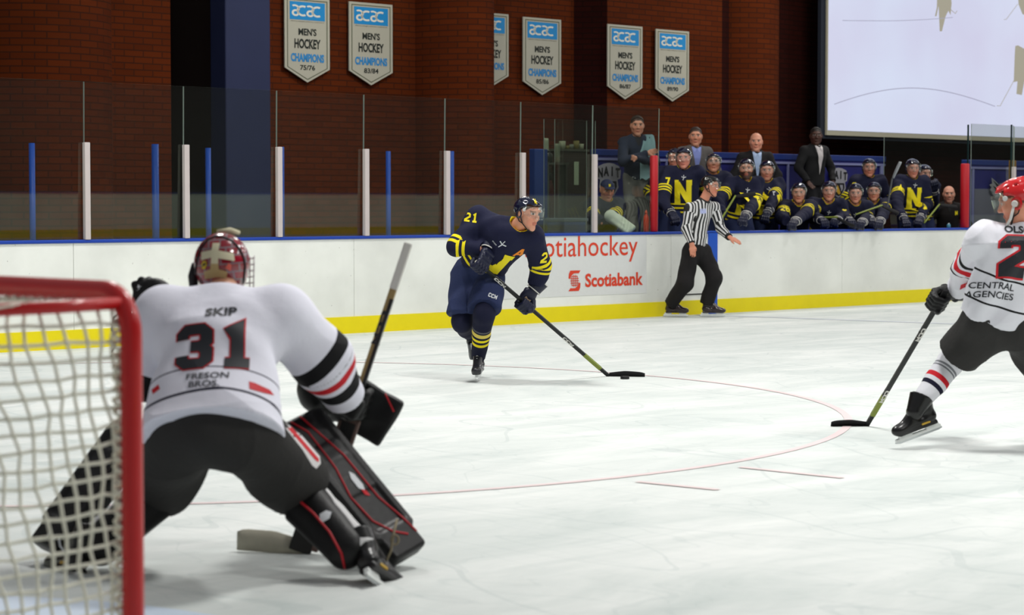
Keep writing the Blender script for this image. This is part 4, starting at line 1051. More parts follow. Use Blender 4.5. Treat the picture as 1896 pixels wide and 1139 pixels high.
def add_helmet(root, L, kit, HM, sc=1.0, logo=True, text='CCM'):
    M = Matrix.Translation(-Vector(L)) @ HM @ Matrix.Scale(sc, 4)
    o = link('helmet', kit[0], None, root, M)
    for nm, me in (('visor', kit[1]), ('chin_strap', kit[2]), ('visor_clip', kit[3])): link(nm, me, None, o)
    if text:
        bm = stroke_bm(text, .26)
        for v in bm.verts:
            x = v.co.x*.013; a = x/.10
            v.co = Vector((.097*math.sin(a), -.008+.123*math.cos(a)-.003, .064+v.co.y*.014))
        me = bpy.data.meshes.new('lettering'); bm.to_mesh(me); bm.free(); link('lettering', me, gwhite, o)
    return o
def ik(a, b, l1, l2, hint):
    a, b = Vector(a), Vector(b); d = b-a; L = d.length; L = min(L, (l1+l2)*.999); x = (l1*l1-l2*l2+L*L)/(2*L); h = math.sqrt(max(0, l1*l1-x*x))
    dn = d.normalized(); hv = Vector(hint); hv = (hv-dn*hv.dot(dn)).normalized(); return a+dn*x+hv*h
# ---- jersey attributes
def seg_t(V, a, b):
    a, b = np.array(a), np.array(b); ab = b-a; L = np.linalg.norm(ab); t = (V-a)@ab/L; tc = np.clip(t, 0, L); return t, L, np.linalg.norm(V-a-np.outer(tc/L, ab), axis=1)
def arm_parts(J, V, rt, kt=.52):
    dt = seg_t(V, J['hem'], J['nb'])[2]; best = None
    for s in 'LR':
        t1, L1, d1 = seg_t(V, J['sh'+s], J['el'+s]); t2, L2, d2 = seg_t(V, J['el'+s], J['wr'+s])
        t = np.where(d1 <= d2, np.clip(t1, -1, L1+.03), L1+np.clip(t2, -.03, 9)); dm = np.minimum(d1, d2)
        w_ = np.minimum(rt-dm, np.maximum(kt*dt-dm, np.minimum(np.minimum(t-L1*.97, .03), .82*dt-dm)))
        tA, tB = np.clip(t1, -1, L1+.03), L1+np.clip(t2, -.03, 9); w_ = np.where(np.abs(tA-tB) > .07, np.minimum(w_, np.abs(d1-d2)-.014), w_)
        if best is None: best = (t, w_, dm)
        else:
            m = dm < best[2]; best = (np.where(m, t, best[0]), np.where(m, w_, best[1]), np.minimum(dm, best[2]))
    return best
def arm_attr(J, rt): return lambda V: arm_parts(J, V, rt)[0]
def armw_attr(J, rt, kt=.52): return lambda V: arm_parts(J, V, rt, kt)[1]
def hem_attr(J, rt):
    s = (Vector(J['nb'])-Vector(J['hem'])).normalized(); h = np.array(J['hem']); s = np.array(s)
    return lambda V: (V-h)@s
def col_attr(J):
    nb = np.array(J['nb']); ax = np.array((Vector(J['hd'])-Vector(J['nb'])).normalized())
    def fn(V):
        q = V-nb; t = q@ax; r = np.linalg.norm(q-np.outer(t, ax), axis=1); return np.where((t > -.12), r+.35*np.maximum(-t, 0), 9)
    return fn
def make_body(root, L, J, skin, brow, h, jaw=1.0, beard=None, bare=False, sc=1.0, stubble=0, hands=None, thick=1.0, hsc=1.06, hairline=.066):
    f = Field(h); fwd = J['fwd']
    f.cone(J['pel'], J['che'], .125*thick, .145*thick, .70, fwd, .04); f.cone(J['che'], J['nb'], .13*thick, .06, .7, fwd, .04)
    f.cone(J['nb']-(J['hd']-J['nb'])*.15, J['hd']-(J['hd']-J['nb'])*.12, .062*thick**.5, .054*thick**.5, 1, None, .02)
    for s in 'LR':
        f.cone(J['sh'+s], J['el'+s], .050, .040, 1, None, .03); f.cone(J['el'+s], J['wr'+s] if hands and s in hands else J['el'+s].lerp(J['wr'+s], .7), .040, .028, 1, None, .02)
        f.cone(J['che'], J['sh'+s], .08, .055, 1, None, .04)
        f.cone(J['hip'+s], J['kn'+s], .085, .055, 1, None, .04); f.cone(J['kn'+s], J['an'+s], .050, .032, 1, None, .02)
        f.cone(J['an'+s], Vector(J['an'+s])+Vector(J['toe'+s]).normalized()*.03-E*.0, .028, .022, 1, None, .02)
    if hands:
        for s in 'LR':
            if s in hands: M, curl = hands[s]; hand_prims(f, M, -1 if s == 'R' else 1, curl)
    head_prims(f, J['HM'], hsc, jaw)
    if hands is None or len(hands) < 2:
        for s in 'LR':
            if hands and s in hands: continue
            f.ell(J['el'+s].lerp(J['wr'+s], .72), (.03, .03, .03), None, .02)
    sk = np.array(lin(skin)[:3])
    def cols(V):
        C = np.tile(sk, (len(V), 1)); return head_cols(J['HM'], V, C, skin, brow, beard=beard, sc=hsc, stubble=stubble, hairline=hairline)
    o, vq = field_obj('body', f, skinm, root, L, None, None, cols)
    return o
def make_hair(root, L, HM, c, long=.006, front=.066, hsc=1.06):
    f = Field(.005); R, cc = npM(HM)
    cut = lambda q: -(q[..., 2]-(front*hsc)+1.0*np.clip(.075*hsc-q[..., 1], 0, .11))
    f.ell(cc+R@arr((0, -.013*hsc, .037*hsc)), np.array((.0755+long*.45, .0965+long*.8, .080+long))*hsc, R, 0, 'u', cut)
    return field_obj('hair', f, mat('hair_%d_%d_%d' % c, c, .6, bump=.5, nscale=60), root, L, folds(.002, 60, 4))[0]
def derive(J):
    for k in list(J):
        if isinstance(J[k], Vector): pass
    J['spine'] = (J['nb']-J['pel']).normalized(); r = J['shR']-J['shL']; r = (r-J['spine']*r.dot(J['spine'])).normalized()
    J['rt'] = r; J['fwd'] = J['spine'].cross(r).normalized(); J.setdefault('hem', J['pel']-J['spine']*.06)
    return J
def make_jersey(root, L, J, m, h, rh=.20, rc=.20, ra=.085, rb=.085, rw=.065, flat=.72, shr=.10, wr_amp=.006, rt=.14, cufft=1.0, name='jersey', hole=.066, seed=1, freq=26, attrs=True, neck_r=.095):
    f = Field(h); fwd = J['fwd']
    f.cone(J['hem'], J['che'], rh, rc, flat, fwd, .03, cuta=True); f.cone(J['che'], J['nb']-J['spine']*.02, rc*.86, neck_r, .75, fwd, .05)
    for s in 'LR':
        sh = J['sh'+s]; f.cone(J['che'].lerp(sh, .35), sh, .11, shr, .85, fwd, .05)
        f.cone(J['nb']-J['spine']*.03, sh+J['spine']*.02, .075, shr*.75, 1, None, .05)
        f.cone(sh, J['el'+s], shr*.95, ra, 1, None, .03)
        w = J['el'+s].lerp(J['wr'+s], cufft); f.cone(J['el'+s], w, rb, rw, 1, None, .03, cutb=True)
    hdv = (J['hd']-J['nb']).normalized()
    f.cone(J['nb']-hdv*.015+J['fwd']*.012, J['nb']+hdv*.25+J['fwd']*.03, hole, hole+.05, 1, None, .012, op='s')
    A = {'arm': arm_attr(J, rt), 'armw': armw_attr(J, rt), 'hem': hem_attr(J, rt), 'col': col_attr(J)} if attrs else None
    return field_obj(name, f, m, root, L, folds(wr_amp, freq, seed), A)
def make_pants(root, L, J, m, h, rw=.17, rt_=.125, rk=.115, part=.92, flat=.85, amp=.006, seed=3, long=False, rl=.10, re=.11, top=.10):
    f = Field(h); fwd = J['fwd']
    f.cone(J['pel']+J['spine']*top, J['pel']-J['spine']*.03, rw*.93, rw, flat*.9, fwd, .04, cuta=True)
    for s in 'LR':
        k = J['hip'+s].lerp(J['kn'+s], part if not long else 1)
        f.cone(J['hip'+s], k, rt_, rk, 1, None, .05, cutb=not long)
        if long: f.cone(J['kn'+s], J['kn'+s].lerp(J['an'+s], .97), rl, re, 1, None, .05, cutb=True)
    def leg(V):
        out = np.full(len(V), -1.0)
        for s in 'LR':
            t, Lh, d = seg_t(V, J['hip'+s], J['kn'+s]); out = np.where((d < rt_*1.4) & (t > 0), t, out)
        return out
    return field_obj('pants', f, m, root, L, folds(amp, 22, seed), {'leg': leg})
def make_sock(root, L, J, s, m, h, rk=.068, ra=.052, bulge=.078):
    f = Field(h); kn, an = J['kn'+s], J['an'+s]; d = (kn-an).normalized(); th = J['hip'+s].lerp(kn, .80)
    f.cone(th, kn, .080, bulge, 1, None, .02, cuta=True); f.cone(kn, kn.lerp(an, .45), bulge, rk, 1, None, .02); f.cone(kn.lerp(an, .45), an-d*.01, rk, ra, 1, None, .02, cutb=True)
    A = {'leg': lambda V: seg_t(V, kn, an)[0]}
    return field_obj('sock', f, m, root, L, folds(.003, 30, 5), A)[0]
# ---- hockey stick: butt, heel on the ice, blade direction
def make_stick(label, A, B, toe, cols, L=None, blade_len=.30, wide=.030, thin=.021, tape_top=.16, text=None, text_at=.75, bh=.068, group=None, bladec=None, curve=.03, face=None):
    A, B = Vector(A), Vector(B); d = (B-A).normalized(); root = empty('hockey_stick', B, label, 'hockey stick', group)
    toe = Vector(toe).normalized(); nb = face or d.cross(toe).normalized()
    x = nb.cross(d).normalized(); Ln = (B-A).length
    R = Matrix((x, nb, -d)).transposed()          # local z up the shaft from the heel
    Ms = place(R, (0, 0, 0))
    link('shaft', MB().box((-wide/2, -thin/2, .0), (wide/2, thin/2, Ln), bev=.004).mesh('shaft'), cols[0], root, Ms)
    if tape_top:
        link('grip_tape', MB().box((-wide/2-.002, -thin/2-.002, Ln-tape_top), (wide/2+.002, thin/2+.002, Ln+.004), bev=.005).mesh('grip_tape'), cols[1], root, Ms)
    bm = bmesh.new(); pr = None; nn = 12; up = (-d-toe*(-d).dot(toe)).normalized()
    side_ = toe.cross(up).normalized()
    for i in range(nn+1):
        u = i/nn; c = toe*(u*blade_len)+side_*(curve*u*u); hh = bh*(.62+.38*min(1, u*2.2)); 
        if u > .85: hh *= .82+.18*math.cos((u-.85)/.15*1.4)
        lift = bh*.10*u*u
        row = [bm.verts.new(c+up*(z+lift)+side_*w_) for z, w_ in ((0, -.006), (hh, -.004), (hh, .004), (0, .006))]
        if pr:
            for j in range(4): bm.faces.new((pr[j], pr[(j+1) % 4], row[(j+1) % 4], row[j])).smooth = j % 2 == 0
        else: bm.faces.new(row)
        pr = row
    bm.faces.new(list(reversed(pr))); bmesh.ops.recalc_face_normals(bm, faces=bm.faces[:])
    me = bpy.data.meshes.new('blade'); bm.to_mesh(me); bm.free(); link('blade', me, bladec or cols[2], root)
    if len(cols) > 3:
        link('shaft_stripe', MB().box((-wide/2-.0012, -thin/2-.0012, .12), (wide/2+.0012, thin/2+.0012, .34), bev=.003).mesh('shaft_stripe'), cols[3], root, Ms)
    if text:
        for k, at in enumerate(text_at if isinstance(text_at, (list, tuple)) else [text_at]):
            for sg in (1, -1):
                bm = stroke_bm(text, .28, .16)
                for v in bm.verts: v.co = Vector((sg*(v.co.y)*.024, sg*-(thin/2+.0022), Ln*(1-at)+v.co.x*(-.055)*1.0))
                me = bpy.data.meshes.new('lettering'); bm.to_mesh(me); bm.free(); link('lettering', me, gwhite, root, Ms)
    return root
# ================================================================ FIGURES ON THE ICE
NAVY = (19, 22, 50); YEL = (232, 214, 24); BLK = (13, 13, 16); RED = (196, 28, 40); WHT = (222, 222, 230)
def person_root(loc, label, group=None): return empty('person', loc, label, 'person', group)
def letters(name, txt, m, parent, L, C, Rt, Up, size, tree, off=.004, bold=.0, stroke=None, width=1.0, res=.02, shear=0, flt=None):
    bm = stroke_bm(txt, stroke, .22, shear) if stroke else text_polys(txt, bold, width)
    if stroke and width != 1:
        for v in bm.verts: v.co.x *= width
    return decal(name, bm, m, parent, L, C, Rt, Up, size, tree, off, res, .35, flt)
def lay(name, pts, tree, r, m, parent, L, off=.002, step=6, closed=False):
    """piping sewn on a surface along a line"""
    out = []; o = Vector((0, 0, CAMH)); q = list(pts)+([pts[0]] if closed else [])
    for (x0, y0), (x1, y1) in zip(q, q[1:]):
        n = max(1, int(math.hypot(x1-x0, y1-y0)/step))
        for i in range(n):
            d = ray(x0+(x1-x0)*i/n, y0+(y1-y0)*i/n); h = tree.ray_cast(o, d.normalized(), 60)
            if h[0] is not None: out.append(h[0]-d.normalized()*off-Vector(L))
    if len(out) < 3: return None
    # drop jumps in depth
    keep = [out[0]]
    for p in out[1:]:
        if (p-keep[-1]).length < .12: keep.append(p)
    return link(name, MB().tube(keep, r, 7).mesh(name), m, parent)
def patch(name, pts, tree, m, parent, L, off=.003, res=.02):
    """a flat piece sewn on a surface, corners given where they show"""
    bm = bmesh.new(); o = Vector((0, 0, CAMH)); bm.faces.new([bm.verts.new((x, y, 0)) for x, y in pts])
    bmesh.ops.triangulate(bm, faces=bm.faces[:])
    for _ in range(5):
        es = [e for e in bm.edges if e.calc_length() > res*450]
        if not es: break
        bmesh.ops.subdivide_edges(bm, edges=es, cuts=1); bmesh.ops.triangulate(bm, faces=[f for f in bm.faces if len(f.verts) > 3])
    bad = []
    for v in bm.verts:
        d = ray(v.co.x, v.co.y).normalized(); h = tree.ray_cast(o, d, 60)
        if h[0] is None: bad.append(v)
        else: v.co = h[0]-d*off-Vector(L)
    if bad: bmesh.ops.delete(bm, geom=bad, context='VERTS')
    me = bpy.data.meshes.new(name); bm.to_mesh(me); bm.free(); return link(name, me, m, parent)
lettY = mat('letter_yellow', YEL, .6); lettK = mat('letter_black', (34, 36, 42), .6); lettR = mat('letter_red', RED, .6)
lettW = mat('letter_white', (205, 208, 212), .6); lettO = mat('letter_orange', (226, 132, 30), .6)
# ---------------------------------------------------------------- puck carrier
L0 = G(880, 706); root = person_root(L0, 'hockey player in navy and yellow number 21 jersey carrying the puck with bent knees')
stA = P(882, 484, 17.42); stB = G(1128, 697); sd = (stB-stA).normalized(); SL = (stB-stA).length
def on_stick(u): return stA+sd*u
MR = glove_matrix(on_stick(.035)-E*.0, -sd, (-.35, -.55, -1)); 
uL = .62; MLg = glove_matrix(on_stick(uL), sd, (-.10, .25, -1))
J = dict(pel=P(887, 497, 17.80), che=P(930, 442, 17.52), nb=P(957, 421, 17.44), hd=P(977, 396, 17.36),
         shR=P(884, 408, 17.62), shL=P(985, 440, 17.50), hipR=P(862, 512, 17.84), hipL=P(907, 517, 17.74),
         knR=P(856, 596, 17.72), anR=P(873, 622, 18.10), knL=P(896, 582, 17.52), anL=P(886, 661, 17.84))
J['wrR'] = wrist_of(MR); J['wrL'] = wrist_of(MLg)
J['elR'] = ik(J['shR'], J['wrR'], .29, .25, (-1, -.05, -.25)); J['elL'] = ik(J['shL'], J['wrL'], .29, .25, (.5, .5, -.2))
J['toeR'] = (.1, .9, -.5); J['toeL'] = (-.02, -1, -.10)
derive(J); J['hem'] = J['pel']+J['spine']*.02
J['HM'] = head_frame(J['hd'], (.74, -.68, -.20), (.10, 0, 1))
make_body(root, L0, J, (214, 152, 124), (78, 54, 40), .0042, jaw=.96)
for s in (-1, 1): pass
mj = layered('jersey_navy', NAVY, [('arm', .235, .262, YEL), ('arm', .285, .312, YEL), ('arm', .335, .358, YEL), ('hem', .035, .055, YEL), ('hem', .085, .105, YEL), ('col', 0, .088, YEL)], .8)
jo, jvq = make_jersey(root, L0, J, mj, .0075, rh=.195, rc=.20, ra=.094, rb=.092, rw=.066, shr=.105, cufft=.80, rt=.15, seed=11, wr_amp=.013, freq=22, hole=.060)
tj = bvh(jvq)
c = J['che'].lerp(J['pel'], .42)
letters('chest_letter', 'N', lettY, jo, L0, c+J['fwd']*.1-J['rt']*.055+J['spine']*.035, -J['rt'], J['spine'], .25, tj, .004, stroke=.21, width=1.15, flt=lambda p: arm_parts(J, np.array([p]), .15)[1][0] > .0, res=.012)
c2 = J['nb']-J['spine']*.10+J['fwd']*.1
decal('crest', poly_bm([[(-.05,.5),(.05,.5),(.0,.1),(.45,.2),(.42,.06),(.05,-.02),(-.1,-.5),(-.2,-.46),(-.08,-.02),(-.45,.12),(-.4,.24),(-.07,.1)]]), lettW, jo, L0, c2, -J['rt'], J['spine'], .075, tj, .004)
letters('sponsor_lettering', 'SPORT', lettW, jo, L0, c2+J['rt']*.055-J['spine']*.035, -J['rt'], J['spine'], .012, tj, .004, .02)
letters('alternate_letter', 'A', lettO, jo, L0, c2-J['rt']*.155-J['spine']*.015, -J['rt'], J['spine'], .085, tj, .004, stroke=.2)
letters('sleeve_number', '21', lettY, jo, L0, P(872, 403, 17.4), (.93, 0, -.12), (.2, 0, 1), .070, tj, .004, stroke=.22)
letters('sleeve_number', '2', lettY, jo, L0, J['shL'].lerp(J['elL'], .78)+Vector((.04, -.1, 0)), (.8, .5, .1), (.1, 0, 1), .085, tj, .004, stroke=.22)
for s in 'R':
    pass
po, pvq = make_pants(root, L0, J, mat('pants_navy', (34, 44, 80), .85, bump=.3, nscale=40), .0075, rw=.175, rt_=.128, rk=.132, part=.86, amp=.013)
letters('lettering', 'CCM', lettW, po, L0, P(912, 550, 17.3), (1, 0, -.42), (.4, 0, 1), .030, bvh(pvq), .004, stroke=.26)
ms = layered('sock_navy', (17, 20, 44), [('leg', .165, .20, (214, 194, 92)), ('leg', .225, .255, YEL), ('leg', .285, .315, YEL), ('leg', .135, .15, (90, 90, 92))], .85)
make_sock(root, L0, J, 'L', ms, .006, rk=.076, ra=.058, bulge=.088)
make_sock(root, L0, J, 'R', mat('sock_plain_navy', (17, 20, 46), .85), .006, rk=.078, bulge=.088)
add_skate(root, L0, SK_GREY, J['anL']-E*.0, (-.10, -1, -.06), (-.06, 0, 1), .17); add_skate(root, L0, SK_GREY, J['anR'], (.05, .85, -.55), (-.1, .5, 1))
add_helmet(root, L0, HEL_N, J['HM'], 1.07)
hm = J['HM']; bm = stroke_bm('N', .26)
for v in bm.verts:
    x, z = v.co.x*.030, .098+v.co.y*.03; v.co = Vector((x+.030, .075-.9*(z-.098), z+.008))
me = bpy.data.meshes.new('helmet_letter'); bm.to_mesh(me); bm.free()
link('helmet_letter', me, lettY, root, Matrix.Translation(-L0) @ hm @ Matrix.Scale(1.1, 4))
add_glove(root, L0, GN[-1], MR, 'CCM'); add_glove(root, L0, GN[1], MLg)
SC = [mat('shaft_black', (26, 28, 28), .35), mat('grip_white', (196, 194, 184), .7), mat('blade_tape', (20, 20, 22), .8), mat('shaft_lime', (120, 132, 50), .4)]
make_stick('black hockey stick with white lettering, held by the puck carrier in navy', stA, stB, (1, -.02, 0), SC, text='CCM', text_at=[.17, .68], tape_top=.10, blade_len=.30, face=None)
# ---------------------------------------------------------------- opposing skater in white
L0 = G(1790, 836); root = person_root(L0, 'hockey player in white jersey and red helmet striding at the right edge')
stA = P(1752, 538, 13.15); stB = G(1604, 789); sd = (stB-stA).normalized()
ML = glove_matrix(stA+sd*.10, sd, (-.75, .35, -.62))
J = dict(pel=P(1840, 586, 12.75), che=P(1878, 478, 12.62), nb=P(1898, 424, 12.62), hd=P(1884, 374, 12.58),
         shL=P(1822, 446, 12.62), shR=P(1966, 448, 12.70), hipL=P(1822, 604, 12.75), hipR=P(1884, 604, 12.75),
         knL=P(1760, 672, 12.98), anL=P(1697, 752, 12.88), knR=P(1950, 700, 13.05), anR=P(1985, 795, 13.0))
J['wrL'] = wrist_of(ML); J['wrR'] = P(2020, 560, 13.0)
J['elL'] = ik(J['shL'], J['wrL'], .29, .26, (-.6, -.3, -.8)); J['elR'] = ik(J['shR'], J['wrR'], .29, .26, (1, 0, -.3))
J['toeL'] = (-.72, -.1, -.62); J['toeR'] = (.2, .95, 0)
derive(J); J['hem'] = J['pel']-J['spine']*.01
J['HM'] = head_frame(J['hd'], (-.86, .38, -.28), (-.1, 0, 1))
make_body(root, L0, J, (206, 140, 112), (90, 60, 44), .0065)
mw = layered('jersey_white', WHT, [('arm', .195, .222, BLK), ('arm', .243, .282, RED), ('arm', .303, .328, BLK), ('hem', .092, .104, BLK), ('hem', .262, .274, BLK)], .75)
jo, jvq = make_jersey(root, L0, J, mw, .0075, rh=.215, rc=.20, ra=.098, rb=.095, rw=.080, shr=.098, cufft=.80, rt=.16, seed=21, wr_amp=.014, hole=.066)
tj = bvh(jvq); bd = J['che']-J['fwd']*.1
letters('name_lettering', 'OLSON', lettK, jo, L0, P(1902, 419, 12.4), (1, 0, -.10), (.1, .2, 1), .046, tj, .004, .03)
for st_, m_, of in ((.36, lettR, .003), (.26, lettK, .005)):
    letters('back_number', '24', m_, jo, L0, P(1917, 472, 12.4), (1, 0, -.06), (.2, .2, 1), .215, tj, of, stroke=st_, width=1.05)
letters('sponsor_lettering', 'CENTRAL', lettK, jo, L0, P(1850, 522, 12.4), (1, 0, -.12), (.12, .2, 1), .036, tj, .004, .012, width=1.15)
letters('sponsor_lettering', 'AGENCIES', lettK, jo, L0, P(1847, 538, 12.4), (1, 0, -.12), (.12, .2, 1), .036, tj, .004, .012, width=1.15)
patch('side_patch', [(1779, 528), (1796, 521), (1793, 529), (1777, 537)], tj, lettR, jo, L0)
po, pvq = make_pants(root, L0, J, mat('pants_black', (46, 45, 44), .85, bump=.3, nscale=40), .0075, rw=.18, rt_=.135, rk=.135, part=.74, amp=.012)
ms = layered('sock_white', (216, 216, 222), [('leg', .05, .062, (120, 122, 128)), ('leg', .07, .08, (120, 122, 128)), ('leg', .125, .158, RED), ('leg', .185, .212, (22, 22, 44))], .85)
make_sock(root, L0, J, 'L', ms, .006, rk=.070, ra=.052, bulge=.080); make_sock(root, L0, J, 'R', ms, .007)
add_skate(root, L0, SK_BLACK, J['anL'], (-.84, -.32, -.26), (.45, .1, .9), .165, J['knL']); add_skate(root, L0, SK_BLACK, J['anR'], (.3, .95, 0), (0, 0, 1))
f = Field(.006); ld = (J['knL']-J['anL']).normalized(); f.cone(J['anL']+ld*.072+Vector((-.012, 0, .0)), J['anL']+Vector((-.012, -.01, -.035)), .074, .052, 1, None, .01, cuta=True)
field_obj('boot_cuff', f, blackboot, root, L0)
add_helmet(root, L0, HEL_R, J['HM'], 1.10, text=None)
st = MB(); 
for s in (-1, 1): st.tube([(s*.089, .01, -.02), (s*.078, .045, -.075), (s*.045, .088, -.112), (0, .105, -.118)], .0075, 7)
link('white_chin_guard', st.mesh('white_chin_guard'), mat('guard_white', (216, 216, 212), .5), root, Matrix.Translation(-L0) @ J['HM'] @ Matrix.Scale(1.12, 4))
ec = MB()
for s in (-1, 1): ec.lathe([(.016, -.008), (.018, 0), (.014, .006)], Matrix.Translation((s*.096, .0, -.006)) @ Matrix.Rotation(s*math.pi/2, 4, 'Y'), 16)
link('ear_cup', ec.mesh('ear_cup'), mat('ear_cup_white', (206, 200, 196), .5), root, Matrix.Translation(-L0) @ J['HM'] @ Matrix.Scale(1.10, 4))
add_glove(root, L0, GK[1], ML, 'M'); R2 = place(frame3(y=J['wrR']-J['elR'], z=(0, -1, .3)), (0, 0, 0)); R2.translation = J['wrR']-R2.to_3x3() @ Vector((0, -.115, .037)); add_glove(root, L0, GK[-1], R2)
make_stick('black and lime hockey stick reaching left from the skater in white', stA, stB, (-1, .06, 0), [SC[0], SC[2], SC[2], SC[3]], text='CCM', text_at=[.30, .76], tape_top=.12, blade_len=.235, curve=-.02)
# ---------------------------------------------------------------- linesman
L0 = G(1280, 590); root = person_root(L0, 'linesman in black and white striped shirt gliding in front of the bench')
J = dict(pel=P(1288, 462, 27.85), che=P(1294, 398, 27.85), nb=P(1303, 371, 27.85), hd=P(1315, 345, 27.80),
         shR=P(1277, 387, 27.70), shL=P(1322, 385, 28.02), hipR=P(1279, 468, 27.80), hipL=P(1301, 468, 27.95),
         knR=P(1268, 524, 27.72), anR=P(1240, 564.5, 27.92), knL=P(1323, 516, 27.80), anL=P(1308, 564.5, 27.90),
         elR=P(1270, 424, 27.66), wrR=P(1281, 452, 27.54), elL=P(1334, 424, 28.0), wrL=P(1352, 440, 27.8))
J['toeR'] = (1, -.15, 0); J['toeL'] = (1, -.15, 0)
derive(J); J['hem'] = J['pel']-J['spine']*.0
J['HM'] = head_frame(J['hd'], (.93, -.42, -.12))
hR = place(frame3(y=(.12, -.05, -1), z=(.1, -1, 0)), J['wrR']+Vector((0, 0, -.01))); hL = place(frame3(y=(.85, -.2, -.42), z=(.35, -.6, .75)), J['wrL'])
make_body(root, L0, J, (206, 138, 112), (70, 50, 40), .0075, hands={'R': (hR, .22), 'L': (hL, .12)})
def stripe_m():
    m = bpy.data.materials.new('striped_shirt'); m.use_nodes = True; nt = m.node_tree; b = nt.nodes['Principled BSDF']; b.inputs['Roughness'].default_value = .75
    a = nt.nodes.new('ShaderNodeAttribute'); a.attribute_name = 'ang'; s = nt.nodes.new('ShaderNodeMath'); s.operation = 'MULTIPLY'; s.inputs[1].default_value = 1; nt.links.new(a.outputs['Fac'], s.inputs[0])
    g = nt.nodes.new('ShaderNodeMath'); g.operation = 'GREATER_THAN'; g.inputs[1].default_value = 0; nt.links.new(s.outputs[0], g.inputs[0])
    mx = nt.nodes.new('ShaderNodeMix'); mx.data_type = 'RGBA'; mx.inputs[6].default_value = lin((20, 20, 22)); mx.inputs[7].default_value = lin((214, 214, 214))
    nt.links.new(g.outputs[0], mx.inputs[0])
    c = nt.nodes.new('ShaderNodeAttribute'); c.attribute_name = 'col'; l = nt.nodes.new('ShaderNodeMath'); l.operation = 'LESS_THAN'; l.inputs[1].default_value = .085; nt.links.new(c.outputs['Fac'], l.inputs[0])
    m2 = nt.nodes.new('ShaderNodeMix'); m2.data_type = 'RGBA'; m2.inputs[7].default_value = lin((18, 18, 20)); nt.links.new(l.outputs[0], m2.inputs[0]); nt.links.new(mx.outputs[2], m2.inputs[6])
    d = nt.nodes.new('ShaderNodeAttribute'); d.attribute_name = 'cuff'; l2 = nt.nodes.new('ShaderNodeMath'); l2.operation = 'GREATER_THAN'; l2.inputs[1].default_value = .485; nt.links.new(d.outputs['Fac'], l2.inputs[0])
    m3 = nt.nodes.new('ShaderNodeMix'); m3.data_type = 'RGBA'; m3.inputs[7].default_value = lin((18, 18, 20)); nt.links.new(l2.outputs[0], m3.inputs[0]); nt.links.new(m2.outputs[2], m3.inputs[6])
    nt.links.new(m3.outputs[2], b.inputs['Base Color']); return m
def ang_attr(J):
    aa = arm_attr(J, .12)
    def fn(V):
        out = np.sin((V-np.array(J['pel']))@np.array(J['rt'])*(2*math.pi/.052))
        a = np.where(armw_attr(J, .12, .6)(V) > 0, aa(V), -1)
        for s in 'LR':
            for p, q in ((J['sh'+s], J['el'+s]), (J['el'+s], J['wr'+s])):
                ax = (q-p).normalized(); xx = J['fwd'].cross(ax).normalized(); yy = ax.cross(xx); t, Ls, d = seg_t(V, p, q)
                m = (a > .05) & (d < .12) & (t > -.02) & (t < Ls+.03); r = V-np.array(p)
                w_ = np.sin(8*np.arctan2(r@np.array(yy), r@np.array(xx)))
                out = np.where(m, w_, out)
        return out
    return fn
f_h = J['fwd']
def ref_shirt():
    f = Field(.0075)
    f.cone(J['hem'], J['che'], .145, .160, .72, f_h, .03, cuta=True); f.cone(J['che'], J['nb']-J['spine']*.02, .15, .07, .75, f_h, .05)
    for s in 'LR':
        f.cone(J['che'].lerp(J['sh'+s], .4), J['sh'+s], .10, .072, .85, f_h, .05); f.cone(J['nb']-J['spine']*.03, J['sh'+s]+J['spine']*.01, .06, .055, 1, None, .05)
        f.cone(J['sh'+s], J['el'+s], .072, .062, 1, None, .03); f.cone(J['el'+s], J['el'+s].lerp(J['wr'+s], .95), .062, .046, 1, None, .03, cutb=True)
    f.cone(J['nb']-E*.01, J['hd'], .060, .07, 1, None, .01, op='s')
    return field_obj('shirt', f, stripe_m(), root, L0, folds(.005, 30, 8), {'ang': ang_attr(J), 'col': col_attr(J), 'cuff': arm_attr(J, .12)})
so, svq = ref_shirt(); ts = bvh(svq)
patch('sleeve_badge', [(1296, 387), (1307, 386), (1308, 395), (1297, 396)], ts, mat('badge_blue_white', (168, 176, 216), .6), so, L0)
make_pants(root, L0, J, mat('trousers_black', (22, 20, 21), .85), .008, rw=.165, rt_=.115, rk=.105, long=True, rl=.098, re=.088, amp=.009, top=.06)
add_skate(root, L0, SK_REF, J['anR'], (1, -.22, 0), (0, 0, 1), .155); add_skate(root, L0, SK_REF, J['anL'], (1, -.15, 0), (0, 0, 1), .155)
add_helmet(root, L0, HEL_K, J['HM'], 1.06, text=None)
# ---------------------------------------------------------------- goalkeeper
L0 = G(430, 1072); root = person_root(L0, 'goalkeeper in white number 31 jersey crouching in front of the net, seen from behind')
stA = P(756, 452, 9.02); stB = G(566, 1026); sd = (stB-stA).normalized()
J = dict(pel=P(400, 792, 8.24), che=P(405, 640, 8.46), nb=P(414, 566, 8.62), hd=P(412, 498, 8.78),
         shR=P(520, 590, 8.58), shL=P(303, 596, 8.58), hipR=P(462, 806, 8.30), hipL=P(338, 804, 8.30),
         knR=P(556, 905, 8.62), anR=P(676, 1016, 8.36), knL=P(300, 900, 8.72), anL=P(152, 1010, 8.60),
         elR=P(596, 668, 8.70), wrR=P(640, 738, 8.88), elL=P(272, 690, 8.62), wrL=P(278, 598, 8.86))
J['toeR'] = (.45, .8, -.1); J['toeL'] = (-.5, .8, 0)
derive(J); J['hem'] = P(394, 806, 8.22)
J['HM'] = head_frame(J['hd'], (.10, 1, -.10))
make_body(root, L0, J, (206, 150, 120), (60, 40, 30), .008)
